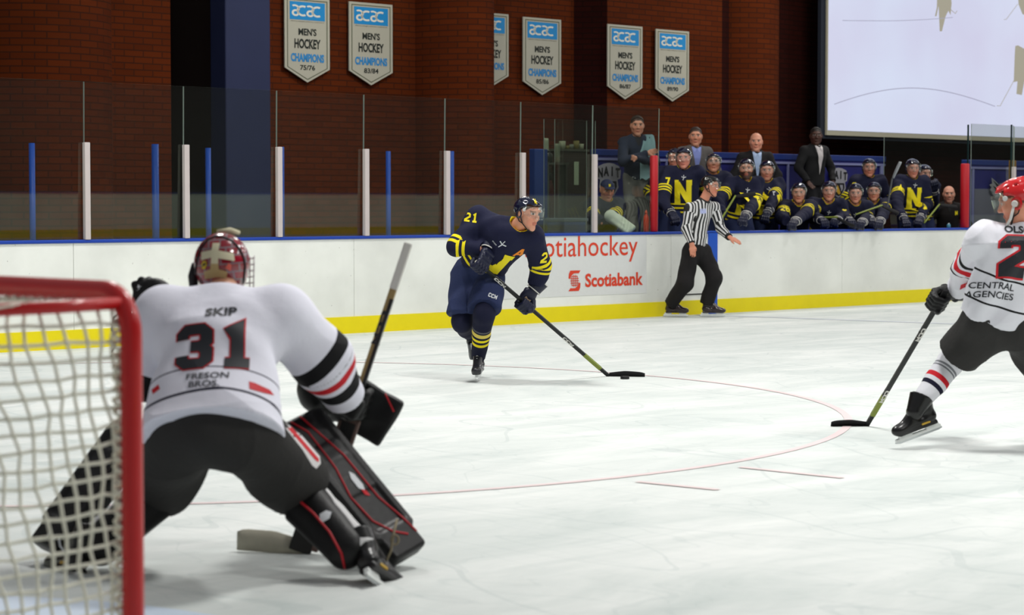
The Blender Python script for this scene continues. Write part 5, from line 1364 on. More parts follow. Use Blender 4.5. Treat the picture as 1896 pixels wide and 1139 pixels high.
mg = layered('jersey_goal_white', (228, 228, 240), [('arm', .20, .262, BLK), ('arm', .290, .330, RED), ('arm', .362, .422, BLK), ('hem', .070, .083, (20, 20, 44)), ('hem', .190, .197, (34, 34, 60))], .75)
f = Field(.0065); fw = J['fwd']
f.cone(J['hem'], J['che'], .272, .215, .72, fw, .05, cuta=True); f.cone(J['che'], J['nb']-J['spine']*.03, .205, .13, .8, fw, .06)
for s, k1 in (('R', 1), ('L', 1)):
    sh, el, wr = J['sh'+s], J['el'+s], J['wr'+s]
    f.cone(J['che'].lerp(sh, .4), sh, .15, .125, .9, fw, .06); f.cone(J['nb']-J['spine']*.05, sh+J['spine']*.015, .105, .10, 1, None, .06)
    f.cone(sh, el, .122, .118, 1, None, .05); f.cone(el, el.lerp(wr, .92), .116, .092, 1, None, .04, cutb=True)
f.cone(J['nb']+E*.0, J['hd'], .085, .12, 1, None, .015, op='s')
jo, jvq = field_obj('jersey', f, mg, root, L0, folds(.012, 15, 9, (.6, 0, 1)), {'arm': arm_attr(J, .19), 'armw': armw_attr(J, .19, .6), 'hem': hem_attr(J, .19)}); tj = bvh(jvq)
k31 = Vector((1, 0, .10))
letters('name_lettering', 'SKIP', lettK, jo, L0, P(396, 549, 8.2), (1, 0, .08), (.05, .4, 1), .044, tj, .004, .035, width=1.12, res=.01)
for st_, m_, of in ((.31, lettR, .003), (.25, lettK, .005)):
    letters('back_number', '31', m_, jo, L0, P(386, 613, 8.1), (1, 0, .06), (.13, .4, 1), .180, tj, of, stroke=st_, width=1.06)
letters('sponsor_lettering', 'FRESON', lettK, jo, L0, P(371, 681, 8.0), (1, 0, .05), (.05, .25, 1), .026, tj, .004, .014, width=1.3)
letters('sponsor_lettering', 'BROS.', lettK, jo, L0, P(367, 699, 8.0), (1, 0, .03), (.05, .25, 1), .026, tj, .004, .014, width=1.3)
patch('side_patch', [(461, 706), (472, 709), (500, 722), (508, 732), (490, 728), (462, 720)], tj, lettR, jo, L0)
patch('side_patch', [(280, 722), (293, 712), (296, 720), (283, 730)], tj, lettR, jo, L0)
f = Field(.008); gp0 = mat('pants_black', (46, 45, 44))
f.cone(J['pel']+J['spine']*.10, J['pel']+E*.02, .21, .185, .8, fw, .04)
for s in 'LR':
    f.cone(J['hip'+s], J['hip'+s].lerp(J['kn'+s], .95), .150, .142, 1, None, .07, cutb=True)
po, pvq = field_obj('pants', f, gp0, root, L0, folds(.012, 18, 3)); tp_ = bvh(pvq)
patch('side_stripe', [(524, 772), (534, 778), (592, 845), (594, 858), (586, 868), (578, 862), (560, 832), (528, 792)], tp_, mat('stripe_white', (214, 212, 212), .7), po, L0)
patch('side_stripe', [(529, 780), (536, 786), (591, 850), (590, 856), (584, 852), (532, 792)], tp_, lettR, po, L0, .006)
# mask
HM = J['HM']; R3, c3 = npM(HM); f = Field(.005); T3 = lambda x, y, z: c3+R3@arr((x, y, z))
f.ell(T3(0, -.01, .02), (.112, .130, .128), R3, 0, 'u', lambda q: -(q[..., 2]+.115)); f.ell(T3(0, -.01, .015), (.100, .116, .116), R3, 0, 's')
f.cone(T3(0, .03, -.06), T3(0, .095, -.10), .075, .045, 1, None, .03)
def mask_m():
    m = bpy.data.materials.new('mask_painted'); m.use_nodes = True; nt = m.node_tree; b = nt.nodes['Principled BSDF']; b.inputs['Roughness'].default_value = .2; b.inputs['Coat Weight'].default_value = .6
    tc = nt.nodes.new('ShaderNodeTexCoord'); mp = nt.nodes.new('ShaderNodeMapping'); mp.inputs['Rotation'].default_value = (math.pi/2, 0, .08)
    bt = nt.nodes.new('ShaderNodeTexBrick'); bt.inputs['Scale'].default_value = 1; bt.inputs['Brick Width'].default_value = .046; bt.inputs['Row Height'].default_value = .033; bt.inputs['Mortar Size'].default_value = .0032
    bt.inputs['Color1'].default_value = lin((152, 18, 40)); bt.inputs['Color2'].default_value = lin((122, 14, 30)); bt.inputs['Mortar'].default_value = lin((120, 106, 112))
    nt.links.new(tc.outputs['Object'], mp.inputs[0]); nt.links.new(mp.outputs[0], bt.inputs['Vector']); nt.links.new(bt.outputs['Color'], b.inputs['Base Color']); return m
mo, mvq = field_obj('mask', f, mask_m(), root, L0); tm = bvh(mvq)
strap = mat('strap_cream', (206, 200, 170), .75); strap2 = mat('strap_soiled', (176, 154, 108), .8)
def mp_(x, y): return (330+x/8.7625, 420+y/8.7625)
patch('strap', [mp_(*p) for p in ((560,262),(675,262),(650,400),(648,620),(525,620),(540,380))], tm, strap, mo, L0, .008, .015)
patch('strap', [mp_(*p) for p in ((375,410),(530,378),(660,385),(900,430),(918,556),(650,512),(520,502),(372,545))], tm, strap, mo, L0, .0065, .015)
patch('strap', [mp_(*p) for p in ((525,600),(648,600),(655,690),(800,730),(780,840),(650,820),(430,850),(415,730),(520,690))], tm, strap2, mo, L0, .009, .015)
patch('decal', [mp_(*p) for p in ((400,555),(455,560),(462,620),(430,690),(385,680),(375,610))], tm, mat('decal_yellow', (196, 170, 40), .5), mo, L0, .005, .015)
patch('decal', [mp_(*p) for p in ((400,600),(448,580),(440,620),(385,650))], tm, lettK, mo, L0, .007, .015)
patch('decal', [mp_(*p) for p in ((815,590),(865,620),(850,720),(760,670))], tm, mat('decal_orange', (206, 96, 80), .5), mo, L0, .005, .015)
lay('edge_binding', [mp_(*p) for p in ((262,990),(300,600),(330,480),(380,340),(480,210),(600,160),(740,170),(880,240),(1000,370),(1060,520),(1080,640),(1050,960))], tm, .006, mat('edge_black', (20, 16, 20), .5), mo, L0, .0)
bk = MB()
bk.tube([(-.108, -.03, .02), (-.120, -.01, -.03), (-.114, .0, -.11)], [.012, .020, .018], 10)
link('side_padding', bk.mesh('side_padding'), mat('edge_black', (20, 16, 20)), mo, Matrix.Translation(-L0) @ HM)
cg = MB()
for i in range(7):
    z = .05-i*.025; cg.tube([(.118*math.sin(a), .045+.105*math.cos(a), z) for a in [math.radians(-80+160*k/14) for k in range(15)]], .003, 6)
for i in range(7):
    a = math.radians(-72+24*i); cg.tube([(.118*math.sin(a), .045+.105*math.cos(a), .06-.19*k/5) for k in range(6)], .003, 6)
link('cage', cg.mesh('cage'), mat('cage_white', (200, 194, 198), .3, .3), mo, Matrix.Translation(-L0) @ HM)
link('top_strap', MB().tube([T3(-.02, -.02, .150)-np.array(L0), T3(.03, .0, .158)-np.array(L0), T3(.06, .03, .150)-np.array(L0)], [.008, .011, .008], 8).mesh('top_strap'), strap, mo)
# legs: socks, skates, pads
for s in 'LR': make_sock(root, L0, J, s, mat('goal_sock_white', (206, 206, 206), .85), .008, rk=.062, ra=.05)
add_skate(root, L0, SK_BLACK, J['anR'], (.38, .72, -.42), (-.48, .50, 1.0), .17); add_skate(root, L0, SK_BLACK, J['anL'], (-.55, .75, -.10), (.45, .1, 1), .165)
padm = mat('pad_black', (11, 11, 12), .42, bump=.2, nscale=30); pipe = mat('pad_red', (176, 24, 36), .45)
def leg_pad(top, bot, wv, knee, ank, sgn, name='leg_pad'):
    top, bot = Vector(top), Vector(bot); ax = (top-bot).normalized(); wv = Vector(wv); wv = (wv-ax*wv.dot(ax)).normalized(); nn = wv.cross(ax)
    R = np.array(Matrix((wv, nn, ax)).transposed(), np.float32); Lh = (top-bot).length/2; c = (top+bot)/2
    f = Field(.0065); f.box(c, (.115, .032, Lh), R, .02, .01)
    f.box(c+wv*.10, (.022, .045, Lh*.96), R, .015, .01); f.box(c-wv*.10, (.022, .045, Lh*.96), R, .015, .01)
    for u in (-.15, .12, .34): f.box(c+ax*Lh*u, (.098, .040, .055), R, .02, .006)
    tc_ = bot-ax*.02-nn*.0; f.box(tc_, (.10, .045, .07), R, .02, .02)
    return field_obj(name, f, padm, root, L0)
po_, pq = leg_pad(P(546, 776, 8.80), P(729, 1000, 8.66), (.45, .80, .40), None, None, 1); tpad = bvh(pq)
lay('piping', [(513, 741), (560, 775), (636, 842), (700, 920), (745, 958), (776, 988)], tpad, .0045, pipe, po_, L0)
lay('piping', [(522, 772), (570, 800), (606, 846), (622, 868), (650, 922), (690, 965), (728, 984), (762, 990)], tpad, .0045, pipe, po_, L0)
patch('emblem', [(646, 873), (656, 878), (672, 897), (676, 908), (664, 904), (650, 886)], tpad, lettW, po_, L0, .004)
patch('emblem', [(668, 905), (678, 908), (686, 918), (676, 916)], tpad, lettR, po_, L0, .004)
po2, pq2 = leg_pad(P(248, 796, 8.95), P(112, 985, 8.78), (-.45, .80, .35), None, None, -1)
for s, kn, an, pts, px_ in (('R', J['knR'], J['anR'], None, 1), ('L', J['knL'], J['anL'], None, -1)):
    f = Field(.0065); d = (an-kn).normalized(); side_v = Vector((1, .2, 0))
    f.cone(kn-d*.02+Vector((-.01*px_, -.03, -.01)), kn.lerp(an, .86)+Vector((-.035*px_, -.03, -.03)), .098, .082, .85, (0, 1, 0), .01, cuta=True)
    f.cone(kn+Vector((-.09*px_, -.06, .02)), kn+Vector((.04*px_, -.05, .0)), .055, .065, 1, None, .01)
    f.box(kn.lerp(an, .5)+Vector((-.055*px_, -.07, -.045)), (.045, .03, .165), np.array(frame3(z=kn-an, y=(0, -1, 0)) if False else Matrix((d.cross(Vector((0, 1, 0))).normalized(), d.cross(Vector((0, 1, 0))).normalized().cross(d), d)).transposed(), np.float32), .02, .012)
    o, q = field_obj('calf_wrap', f, mat('wrap_black', (8, 8, 9), .5, bump=.2, nscale=30), root, L0)
    if s == 'R':
        tw = bvh(q)
        lay('piping', [(548, 922), (580, 950), (610, 985), (632, 1025), (640, 1060), (650, 1068)], tw, .005, pipe, o, L0)
        lay('piping', [(604, 868), (612, 900), (640, 940), (662, 975), (680, 1005), (698, 1018), (718, 1018)], tw, .005, pipe, o, L0)
        patch('strap_badge', [(592, 952), (604, 945), (614, 948), (610, 960), (598, 967), (592, 962)], tw, lettW, o, L0, .005)
    else:
        tw = bvh(q); lay('piping', [(268, 916), (285, 908), (300, 915), (310, 925)], tw, .004, pipe, o, L0)
tb = MB(); tb.tube([P(735, 962, 8.50)-L0, P(728, 992, 8.45)-L0, P(724, 1020, 8.42)-L0, P(712, 1046, 8.40)-L0], .005, 6); tb.tube([P(731+7*math.cos(a), 1000+9*math.sin(a), 8.44)-L0 for a in [k*.63 for k in range(10)]], .0045, 6, closed=True)
link('toe_lace', tb.mesh('toe_lace'), mat('lace_tan', (122, 112, 90), .8), po_)
tb = MB(); tb.tube([P(92, 985, 8.5)-L0, P(86, 995, 8.5)-L0, P(98, 999, 8.48)-L0, P(108, 994, 8.48)-L0, P(112, 1012, 8.47)-L0, P(122, 1024, 8.46)-L0], .0045, 6)
link('toe_lace', tb.mesh('toe_lace'), lettW, po2)
# blocker with the hand round the stick
MB_ = glove_matrix(P(654, 748, 8.99), sd, (.62, .45, -.45))
ax = (P(722, 790, 9.0)-P(590, 712, 9.0)).normalized(); wv = Vector((.45, -.25, .9)); wv = (wv-ax*wv.dot(ax)).normalized(); nn = wv.cross(ax)
R = np.array(Matrix((ax, wv, nn)).transposed(), np.float32)
f = Field(.006); f.box(P(656, 746, 9.12), (.185, .115, .020), R, .015, .01); f.box(P(606, 735, 9.04), (.075, .085, .055), R, .03, .03)
f.cone(P(592, 722, 8.98), P(634, 748, 9.04), .098, .08, .9, (0, 1, 0), .03)
bo, bq = field_obj('blocker', f, mat('blocker_black', (9, 9, 11), .45, bump=.2, nscale=30), root, L0, folds(.003, 30, 2))
lay('piping', [(700, 700), (716, 735), (732, 768)], bvh(bq), .004, pipe, bo, L0)
f = Field(.0055)
f.box(P(650, 752, 8.94), (.05, .05, .03), R, .025, .02)
for i in range(4):
    b0 = on = stA+sd*(.655+i*.031); q0 = b0+Vector((.045, .045, .0)); q1 = b0+Vector((.034, -.022, -.006)); q2 = b0+Vector((-.012, -.040, -.010)); q3 = b0+Vector((-.036, -.012, -.004))
    for a, b_ in ((q0, q1), (q1, q2), (q2, q3)): f.cone(a, b_, .0175, .0165, 1, None, .004)
t0 = stA+sd*.63
for a, b_ in ((t0+Vector((.0, .04, -.02)), t0+Vector((-.04, .0, .01))), (t0+Vector((-.04, .0, .01)), t0+Vector((-.02, -.035, .012)))): f.cone(a, b_, .019, .018, 1, None, .006)
field_obj('blocker_hand', f, gblack, bo, L0)
# catching glove
f = Field(.006); cgx = P(286, 560, 8.98)
f.cone(J['wrL'], P(280, 575, 8.95), .062, .075, 1, None, .03)
f.ell(P(284, 552, 8.99), (.088, .045, .085), None, .03); f.ell(P(282, 552, 9.03), (.070, .050, .066), None, .02, 's')
for i, (x, y) in enumerate(((250, 527), (262, 519), (276, 519), (292, 525), (308, 532))): f.cone(P(270+i*6, 580, 8.97), P(x, y, 9.0), .024, .017, 1, None, .006)
f.cone(P(300, 585, 8.95), P(322, 545, 8.98), .028, .02, 1, None, .01)
co_, cq = field_obj('catching_glove', f, gblack, root, L0)
wb = MB()
for i in range(6): wb.tube([P(256+i*4, 528+i*2, 8.965)-L0, P(262+i*4, 560-i, 8.95)-L0], .0028, 5)
for i in range(6): wb.tube([P(254, 532+i*6, 8.963)-L0, P(282, 528+i*6, 8.958)-L0], .0028, 5)
for i in range(6): wb.tube([P(298+i*4, 538, 8.955)-L0, P(292+i*4, 556, 8.95)-L0], .0028, 5)
link('webbing', wb.mesh('webbing'), lettW, co_)
wb = MB(); wb.tube([P(236, 560, 8.98)-L0, P(208, 592, 8.98)-L0, P(206, 612, 8.98)-L0, P(212, 620, 8.98)-L0], .004, 6); wb.tube([P(214, 640, 8.96)-L0, P(204, 660, 8.96)-L0], .003, 5)
link('glove_lace', wb.mesh('glove_lace'), gblack, co_)
# goal stick
goal_stick = make_stick('long goalkeeper stick with white taped top and pale wide blade, held by the goalkeeper', stA, stB, (-1, .10, 0),
    [mat('wood_shaft', (150, 128, 82), .5, noise=.15, nscale=30), mat('tape_white', (206, 204, 198), .8), mat('blade_cream', (176, 172, 156), .7, noise=.12, nscale=25)], bh=.092, blade_len=.30, tape_top=.20, wide=.030, thin=.024, curve=.035, text=None)
x = (-sd.cross(Vector((-1, .1, 0)).normalized()).normalized().cross(sd)); nbv = sd.cross(Vector((-1, .1, 0)).normalized()).normalized(); x = nbv.cross(sd).normalized()
Ms = place(Matrix((x, nbv, -sd)).transposed(), (0, 0, 0)); LL = (stB-stA).length
link('paddle', MB().box((-.045, -.013, .02), (.045, .013, .60), bev=.006).mesh('paddle'), mat('paddle_brown', (92, 72, 66), .45), goal_stick, Ms)
link('paddle_panel', MB().box((-.032, -.0145, .10), (.030, .0145, .58), bev=.002).mesh('paddle_panel'), mat('paddle_black', (26, 26, 26), .4), goal_stick, Ms)
link('shaft_panel', MB().box((-.0155, -.0132, .62), (-.001, .0132, LL-.24)).mesh('shaft_panel'), mat('paddle_black', (26, 26, 26)), goal_stick, Ms)
link('heel_wrap', MB().box((-.02, -.015, -.0), (.075, .015, .10), bev=.005).mesh('heel_wrap'), mat('paddle_black', (26, 26, 26)), goal_stick, Ms)
for at, tx in ((.27, 'CCM'), ):
    for sg in (1, -1):
        bm = stroke_bm(tx, .28, .16)
        for v in bm.verts: v.co = Vector((sg*(v.co.y)*.024, sg*-.0142, LL*(1-at)+v.co.x*(-.062)))
        me = bpy.data.meshes.new('lettering'); bm.to_mesh(me); bm.free(); link('lettering', me, lettK, goal_stick, Ms)
# ================================================================ FIGURES BEHIND THE BOARDS
mjb = layered('jersey_bench', (17, 20, 46), [('arm', .225, .245, YEL), ('arm', .265, .290, YEL), ('arm', .312, .332, YEL), ('hem', .03, .05, YEL), ('hem', .085, .11, YEL), ('hem', .14, .16, YEL), ('col', 0, .092, (206, 182, 26))], .8)
grp_players = None
def bodied(px, pyc, t, bf_ang, lean, label, kit, face=None, wr=None, el=None, sit=False, sc=1.0, skin=(206, 142, 116), brow=(70, 48, 36), thick=1.0, jaw=1.0, beard=None, stubble=0,
           hair=None, helmet=True, hsc=1.15, shw=.195, letter=True, seed=1, num=None, legs='shoes', hair_long=.012, front=.064, shd=.055):
    H = BW(px, pyc, t); a = math.radians(bf_ang); bf = Vector((math.sin(a), -math.cos(a), 0)); th = math.radians(lean)
    spine = E*math.cos(th)+bf*math.sin(th); rt = bf.cross(E)
    nb = H-E*.160-bf*(.03+.05*math.sin(th)); che = nb-spine*.15; pel = nb-spine*.53
    floor_z = .30
    J = dict(hd=H, nb=nb, che=che, pel=pel, shR=nb-spine*shd+rt*shw, shL=nb-spine*shd-rt*shw, hipR=pel+rt*.095-E*.03, hipL=pel-rt*.095-E*.03)
    for s, k in (('R', 1), ('L', -1)):
        hp = J['hip'+s]
        if sit: kn = hp+bf*.40-E*.02+rt*k*.05; an = Vector((kn.x, kn.y, floor_z+.12))
        else:
            an = Vector((hp.x, hp.y, floor_z+.14))-bf*.02+rt*k*.03; kn = ik(hp, an, max(.40, (hp-an).length*.52), max(.40, (hp-an).length*.52), bf)
        J['kn'+s], J['an'+s] = kn, an; J['toe'+s] = bf
    for s, k in (('R', 1), ('L', -1)):
        if wr and s in wr:
            w_ = wr[s]; J['wr'+s] = BW(*w_)
        else: J['wr'+s] = J['sh'+s]-spine*.46+bf*.16+rt*k*.06
        if el and s in el: J['el'+s] = BW(*el[s])
        else: J['el'+s] = ik(J['sh'+s], J['wr'+s], .29, .26, -E*.6+rt*k*.8-bf*.3)
    derive(J); J['fwd'] = spine.cross(rt).normalized(); J['hem'] = pel-spine*.07
    fc = face or (bf.x*.5, bf.y, -.06); J['HM'] = head_frame(H, fc)
    L0 = Vector((pel.x, pel.y, floor_z)); root = person_root(L0, label)
    hands = None
    if kit in ('suit', 'sweater', 'jacket'):
        hands = {}
        for s in 'RL':
            F_ = (J['wr'+s]-J['el'+s]).normalized(); hands[s] = (place(frame3(y=F_, z=-bf if abs(F_.dot(bf)) < .9 else E), J['wr'+s]), .35)
    make_body(root, L0, J, skin, brow, .0085, jaw, beard, sc=sc, stubble=stubble, hands=hands, thick=thick, hsc=hsc, hairline=None if (not helmet and not hair) else .066)
    return root, L0, J, bf, rt, spine
def relaxed_glove(root, L0, J, s, M=None):
    F_ = (J['wr'+s]-J['el'+s]).normalized(); z = Vector((0, -.6, .8))
    if abs(F_.dot(z.normalized())) > .93: z = Vector((0, -1, 0))
    R = frame3(y=F_, z=z); Mx = place(R, J['wr'+s]-R @ (Vector((0, -.115, .037))*1.1)) @ Matrix.Scale(1.1, 4)
    return add_glove(root, L0, GN[-1 if s == 'R' else 1], Mx, 'CCM')
def bench_player(px, pyc, t, bf_ang, lean, label, gl='LR', num=None, numside='R', letter=True, crest=True, seed=1, **kw):
    root, L0, J, bf, rt, spine = bodied(px, pyc, t, bf_ang, lean, label, 'player', seed=seed, **kw)
    jo, q = make_jersey(root, L0, J, mjb, .0105, rh=.205, rc=.205, ra=.095, rb=.092, rw=.072, shr=.110, cufft=.86, rt=.15, seed=seed, wr_amp=.011, hole=.062)
    tr = bvh(q); F_ = J['fwd']
    if letter: letters('chest_letter', 'N', lettY, jo, L0, J['che']-spine*.14+F_*.1, -rt, spine, .30, tr, .005, stroke=.24, width=1.0, res=.03)
    if crest:
        c2 = J['nb']-spine*.09+F_*.1
        decal('crest', poly_bm([[(-.06,.5),(.06,.5),(.0,.1),(.45,.2),(.42,.04),(.05,-.04),(-.1,-.5),(-.22,-.46),(-.08,-.02),(-.45,.12),(-.4,.26),(-.07,.1)]]), lettW, jo, L0, c2, -rt, spine, .07, tr, .005, .03)
    if num:
        s = numside; c3 = J['sh'+s].lerp(J['el'+s], .30); v = Vector((0, -1, .15))
        letters('sleeve_number', num, lettY, jo, L0, c3+v*.1, (1, 0, 0), (0, .1, 1), .095, tr, .005, stroke=.24, res=.03)
    make_pants(root, L0, J, mat('pants_navy', (34, 44, 80)), .013, rw=.165, rt_=.115, rk=.115, part=.9)
    for s in 'RL':
        make_sock(root, L0, J, s, mat('sock_plain_navy', (17, 20, 46)), .013); add_skate(root, L0, SK_GREY, J['an'+s], bf, E, .14)
    for s in gl: relaxed_glove(root, L0, J, s)
    add_helmet(root, L0, HEL_N, J['HM'], kw.get('hsc', 1.15)+.0)
    return root, L0, J, jo, tr
def shoes(root, L0, J, bf):
    for s in 'RL':
        f = Field(.008); a = J['an'+s]; f.cone(a-E*.06-bf*.04, a-E*.085+bf*.13, .045, .036, .8, E, .02); f.cone(a-E*.06-bf*.02, a, .045, .042, 1, None, .02); f.box(a-E*.115+bf*.05, (.04, .13, .018), np.array(frame3(y=bf, z=E), np.float32), .01, .01)
        field_obj('shoe', f, mat('shoe_black', (18, 18, 18), .3), root, L0)
def suit(px, pyc, t, ang, label, jc, shirt, trc, wr=None, el=None, rc=.175, rh=.165, vneck=True, kit='suit', tie=None, lean=2, shirt_open=.24, **kw):
    kw['shw'] = kw.get('shw', .195)-.015; kw['shd'] = .078; kw.setdefault('hsc', 1.17)
    root, L0, J, bf, rt, spine = bodied(px, pyc, t, ang, lean, label, kit, wr=wr, el=el, helmet=False, **kw)
    nm = 'jacket' if kit != 'sweater' else 'sweater'
    jm = mat('cloth_%d_%d_%d' % jc, jc, .85, bump=.3, nscale=40, noise=.1)
    jo, q = make_jersey(root, L0, J, jm, .0095, rh=rh, rc=rc, ra=.070, rb=.062, rw=.048, shr=.082, cufft=.97, rt=.1, seed=kw.get('seed', 1), wr_amp=.006, attrs=False, name=nm, hole=.058, neck_r=.075)
    tr = bvh(q); F_ = J['fwd']; c = J['nb']-spine*.03+F_*.1
    if vneck:
        decal('shirt', poly_bm([[(-.075, .05), (0, .02), (.075, .05), (.062, -.06), (.0, -shirt_open), (-.062, -.06)]]), mat('shirt_%d_%d_%d' % shirt, shirt, .7), jo, L0, c, -rt, spine, 1, tr, .005, .02)
        for k in (-1, 1): decal('lapel', poly_bm([[(k*.075, .06), (k*.105, -.02), (k*.085, -.07), (k*.004, -shirt_open-.01), (k*.060, -.05)]]), jm, jo, L0, c, -rt, spine, 1, tr, .010, .02)
        for k in (-1, 1): decal('collar', poly_bm([[(k*.058, .060), (k*.070, .02), (k*.035, -.035), (k*.008, .012)]]), mat('collar_%d_%d_%d' % shirt, tuple(min(255, x+18) for x in shirt), .7), jo, L0, c, -rt, spine, 1, tr, .012, .02)
    make_pants(root, L0, J, mat('trousers_%d_%d_%d' % trc, trc, .85, bump=.2, nscale=40), .0115, rw=.155, rt_=.10, rk=.085, long=True, rl=.082, re=.065, top=.03)
    shoes(root, L0, J, bf)
    if kw.get('hair'): make_hair(root, L0, J['HM'], kw['hair'], kw.get('hair_long', .006), kw.get('front', .066), kw.get('hsc', 1.17))
    return root, L0, J, jo, tr
# staff standing
r_, l_0, JJ, jo, tr = suit(1180, 233, 1.75, 12, 'man in navy sweater with crossed arms and teal towel, standing behind the glass', (30, 38, 56), (30, 34, 40), (98, 100, 96),
     wr={'L': (1176, 293, 1.42), 'R': (1199, 284, 1.46)}, el={'R': (1153, 299, 1.60), 'L': (1213, 300, 1.56)}, kit='sweater', skin=(196, 140, 114), brow=(46, 34, 28), hair=(48, 38, 32), hair_long=.010, rc=.185, rh=.175, vneck=False, seed=2, shw=.20, face=(.05, -1, -.08))
decal('collar', poly_bm([[(-.06, .06), (.06, .06), (.03, -.05), (0, -.10), (-.03, -.05)]]), mat('collar_charcoal', (26, 26, 30), .8), jo, l_0, JJ['nb']-E*.03+JJ['fwd']*.1, -JJ['rt'], E, 1, tr, .006, .02)
tw_ = bmesh.new(); sh = JJ['shL'].lerp(JJ['nb'], .42); bf = JJ['fwd']; rt = JJ['rt']; path = [(-.13, -.10), (-.10, .05), (-.03, .118), (.05, .100), (.115, .02), (.15, -.10), (.165, -.22), (.165, -.36), (.16, -.50)]; pr = None
for (y, z) in path:
    row = []
    for j in range(11):
        x = (j/10-.5)*.19*(1.2 if z < 0 else 1); p = sh-rt*(x+.02+(.02 if z > -.1 else .0))+bf*(y+.012*math.sin(j*1.7+z*4)-max(0, abs(x)-.06)*.3)+E*(z-.03+(.02*math.sin(j*1.3) if z < -.45 else 0)-max(0, -x)*.15)
        row.append(tw_.verts.new(p))
    if pr:
        for j in range(10): tw_.faces.new((pr[j], pr[j+1], row[j+1], row[j])).smooth = True
    pr = row
bmesh.ops.solidify(tw_, geom=tw_.faces[:], thickness=.008); tw_.normal_update(); me = bpy.data.meshes.new('towel'); tw_.to_mesh(me); tw_.free()
tag(link('towel', me, mat('towel_teal', (150, 188, 192), .9, bump=.5, nscale=80)), 'pale teal towel draped over the shoulder of the man with crossed arms', 'towel')
suit(1288, 253, 1.80, 10, 'coach in grey blazer and open blue shirt with dark hair, behind the bench', (88, 84, 82), (120, 132, 190), (40, 40, 46), skin=(200, 140, 112), brow=(60, 46, 38), hair=(52, 42, 38), rc=.19, rh=.175, seed=3, shirt_open=.34, face=(-.08, -1, -.05), shw=.205)
suit(1400, 263, 1.75, 8, 'bald coach in black suit and pale blue open shirt, behind the bearded player', (24, 22, 24), (156, 176, 208), (26, 26, 30), skin=(214, 150, 124), brow=(150, 110, 90), rc=.195, rh=.185, seed=4, shirt_open=.36, face=(-.1, -1, -.05), shw=.21, jaw=1.05)
suit(1511, 252, 1.72, 34, 'man in black suit with open white shirt standing before the blue wall', (18, 18, 20), (190, 184, 184), (22, 22, 26), skin=(74, 46, 36), brow=(26, 18, 16), hair=(18, 14, 14), rc=.195, rh=.185, seed=5, shirt_open=.40, face=(-.05, -1, -.05), shw=.21, hair_long=.004)
# skaters on the bench
def W3(px, py, t): return (px, py, t)
bench_player(1250, 294, 1.25, 5, 4, 'bench player in navy at the far left, head mostly hidden behind his neighbour', gl='', seed=6, letter=False, crest=False, face=(-.5, -1, -.05))
bench_player(1266, 293, .62, -4, 6, 'standing bench player in navy beside the left red post, large yellow N in view', seed=7, wr={'R': W3(1243, 396, .42), 'L': W3(1308, 384, .45)}, el={'R': W3(1226, 372, .70), 'L': W3(1306, 356, .74)}, num='7', jaw=1.05, skin=(214, 142, 120), gl='LR', face=(-.18, -1, -.10))
bench_player(1321, 303, 1.15, 16, 4, 'bench player in navy tilting his head up between the grey blazer and bearded player', gl='', seed=8, letter=False, crest=False, skin=(186, 128, 100), face=(-.05, -1, .16))
bench_player(1382, 313, .45, 20, 22, 'bearded bench player in navy leaning over the boards with a glove hanging down', seed=9, beard=(34, 26, 24), wr={'L': W3(1380, 401, -.03), 'R': W3(1338, 402, .10)}, el={'L': W3(1398, 374, .34), 'R': W3(1330, 372, .5)}, gl='L', jaw=1.05, skin=(196, 134, 106), face=(-.12, -1, -.05))
bench_player(1420, 316, .85, 12, 10, 'bench player in navy with reddish stubble, right of the bearded player', seed=10, stubble=.35, wr={'L': W3(1421, 394, .45), 'R': W3(1392, 398, .6)}, gl='L', skin=(214, 146, 120), face=(-.10, -1, -.10))
bench_player(1479, 357, .55, 4, 36, 'leaning bench player in navy with yellow 26 on his sleeve', seed=11, num='26', wr={'R': W3(1458, 411, .12), 'L': W3(1472, 411, -.03)}, el={'R': W3(1447, 404, .45), 'L': W3(1494, 392, .35)}, letter=False, gl='L', face=(-.14, -1, -.12))
bench_player(1535, 354, .62, 6, 34, 'leaning bench player in navy, second from left of the four low heads', seed=12, letter=False, wr={'R': W3(1520, 408, .2), 'L': W3(1549, 408, .15)}, el={'R': W3(1505, 402, .5), 'L': W3(1564, 404, .5)}, gl='LR', face=(-.14, -1, -.10), skin=(210, 146, 120))
bench_player(1584, 358, .55, 6, 36, 'leaning bench player in navy, third from left of the four low heads', seed=13, letter=False, num='9', wr={'R': W3(1573, 409, .10), 'L': W3(1596, 412, .0)}, el={'R': W3(1560, 402, .45), 'L': W3(1608, 402, .45)}, gl='LR', face=(-.12, -1, -.14), skin=(216, 150, 124))
bench_player(1618, 355, .85, 4, 30, 'leaning bench player in navy, rightmost of the four low heads', seed=14, letter=False, crest=False, wr={'R': W3(1612, 408, .20), 'L': W3(1629, 411, -.03)}, gl='LR', face=(-.16, -1, -.06), skin=(208, 144, 118))
bench_player(1609, 311, 1.35, 12, 4, 'bench player in navy standing before the right end of the blue wall', seed=15, letter=False, gl='', crest=False, face=(-.05, -1, -.04), skin=(206, 138, 112), num='8')
bench_player(1690, 312, .70, 14, 5, 'standing bench player in navy with yellow 4 on his sleeve and a tall N', seed=16, num='4', wr={'R': W3(1673, 404, .35), 'L': W3(1704, 404, .35)}, el={'R': W3(1660, 378, .62), 'L': W3(1716, 376, .6)}, face=(.10, -1, -.14), skin=(200, 134, 110))
bench_player(1712, 322, 1.35, 20, 6, 'bench player in navy raising one glove behind the player numbered 4', seed=17, letter=False, crest=False, wr={'L': W3(1730, 352, 1.0), 'R': W3(1700, 390, 1.1)}, el={'L': W3(1728, 384, 1.25)}, gl='L', face=(.3, -1, -.1))
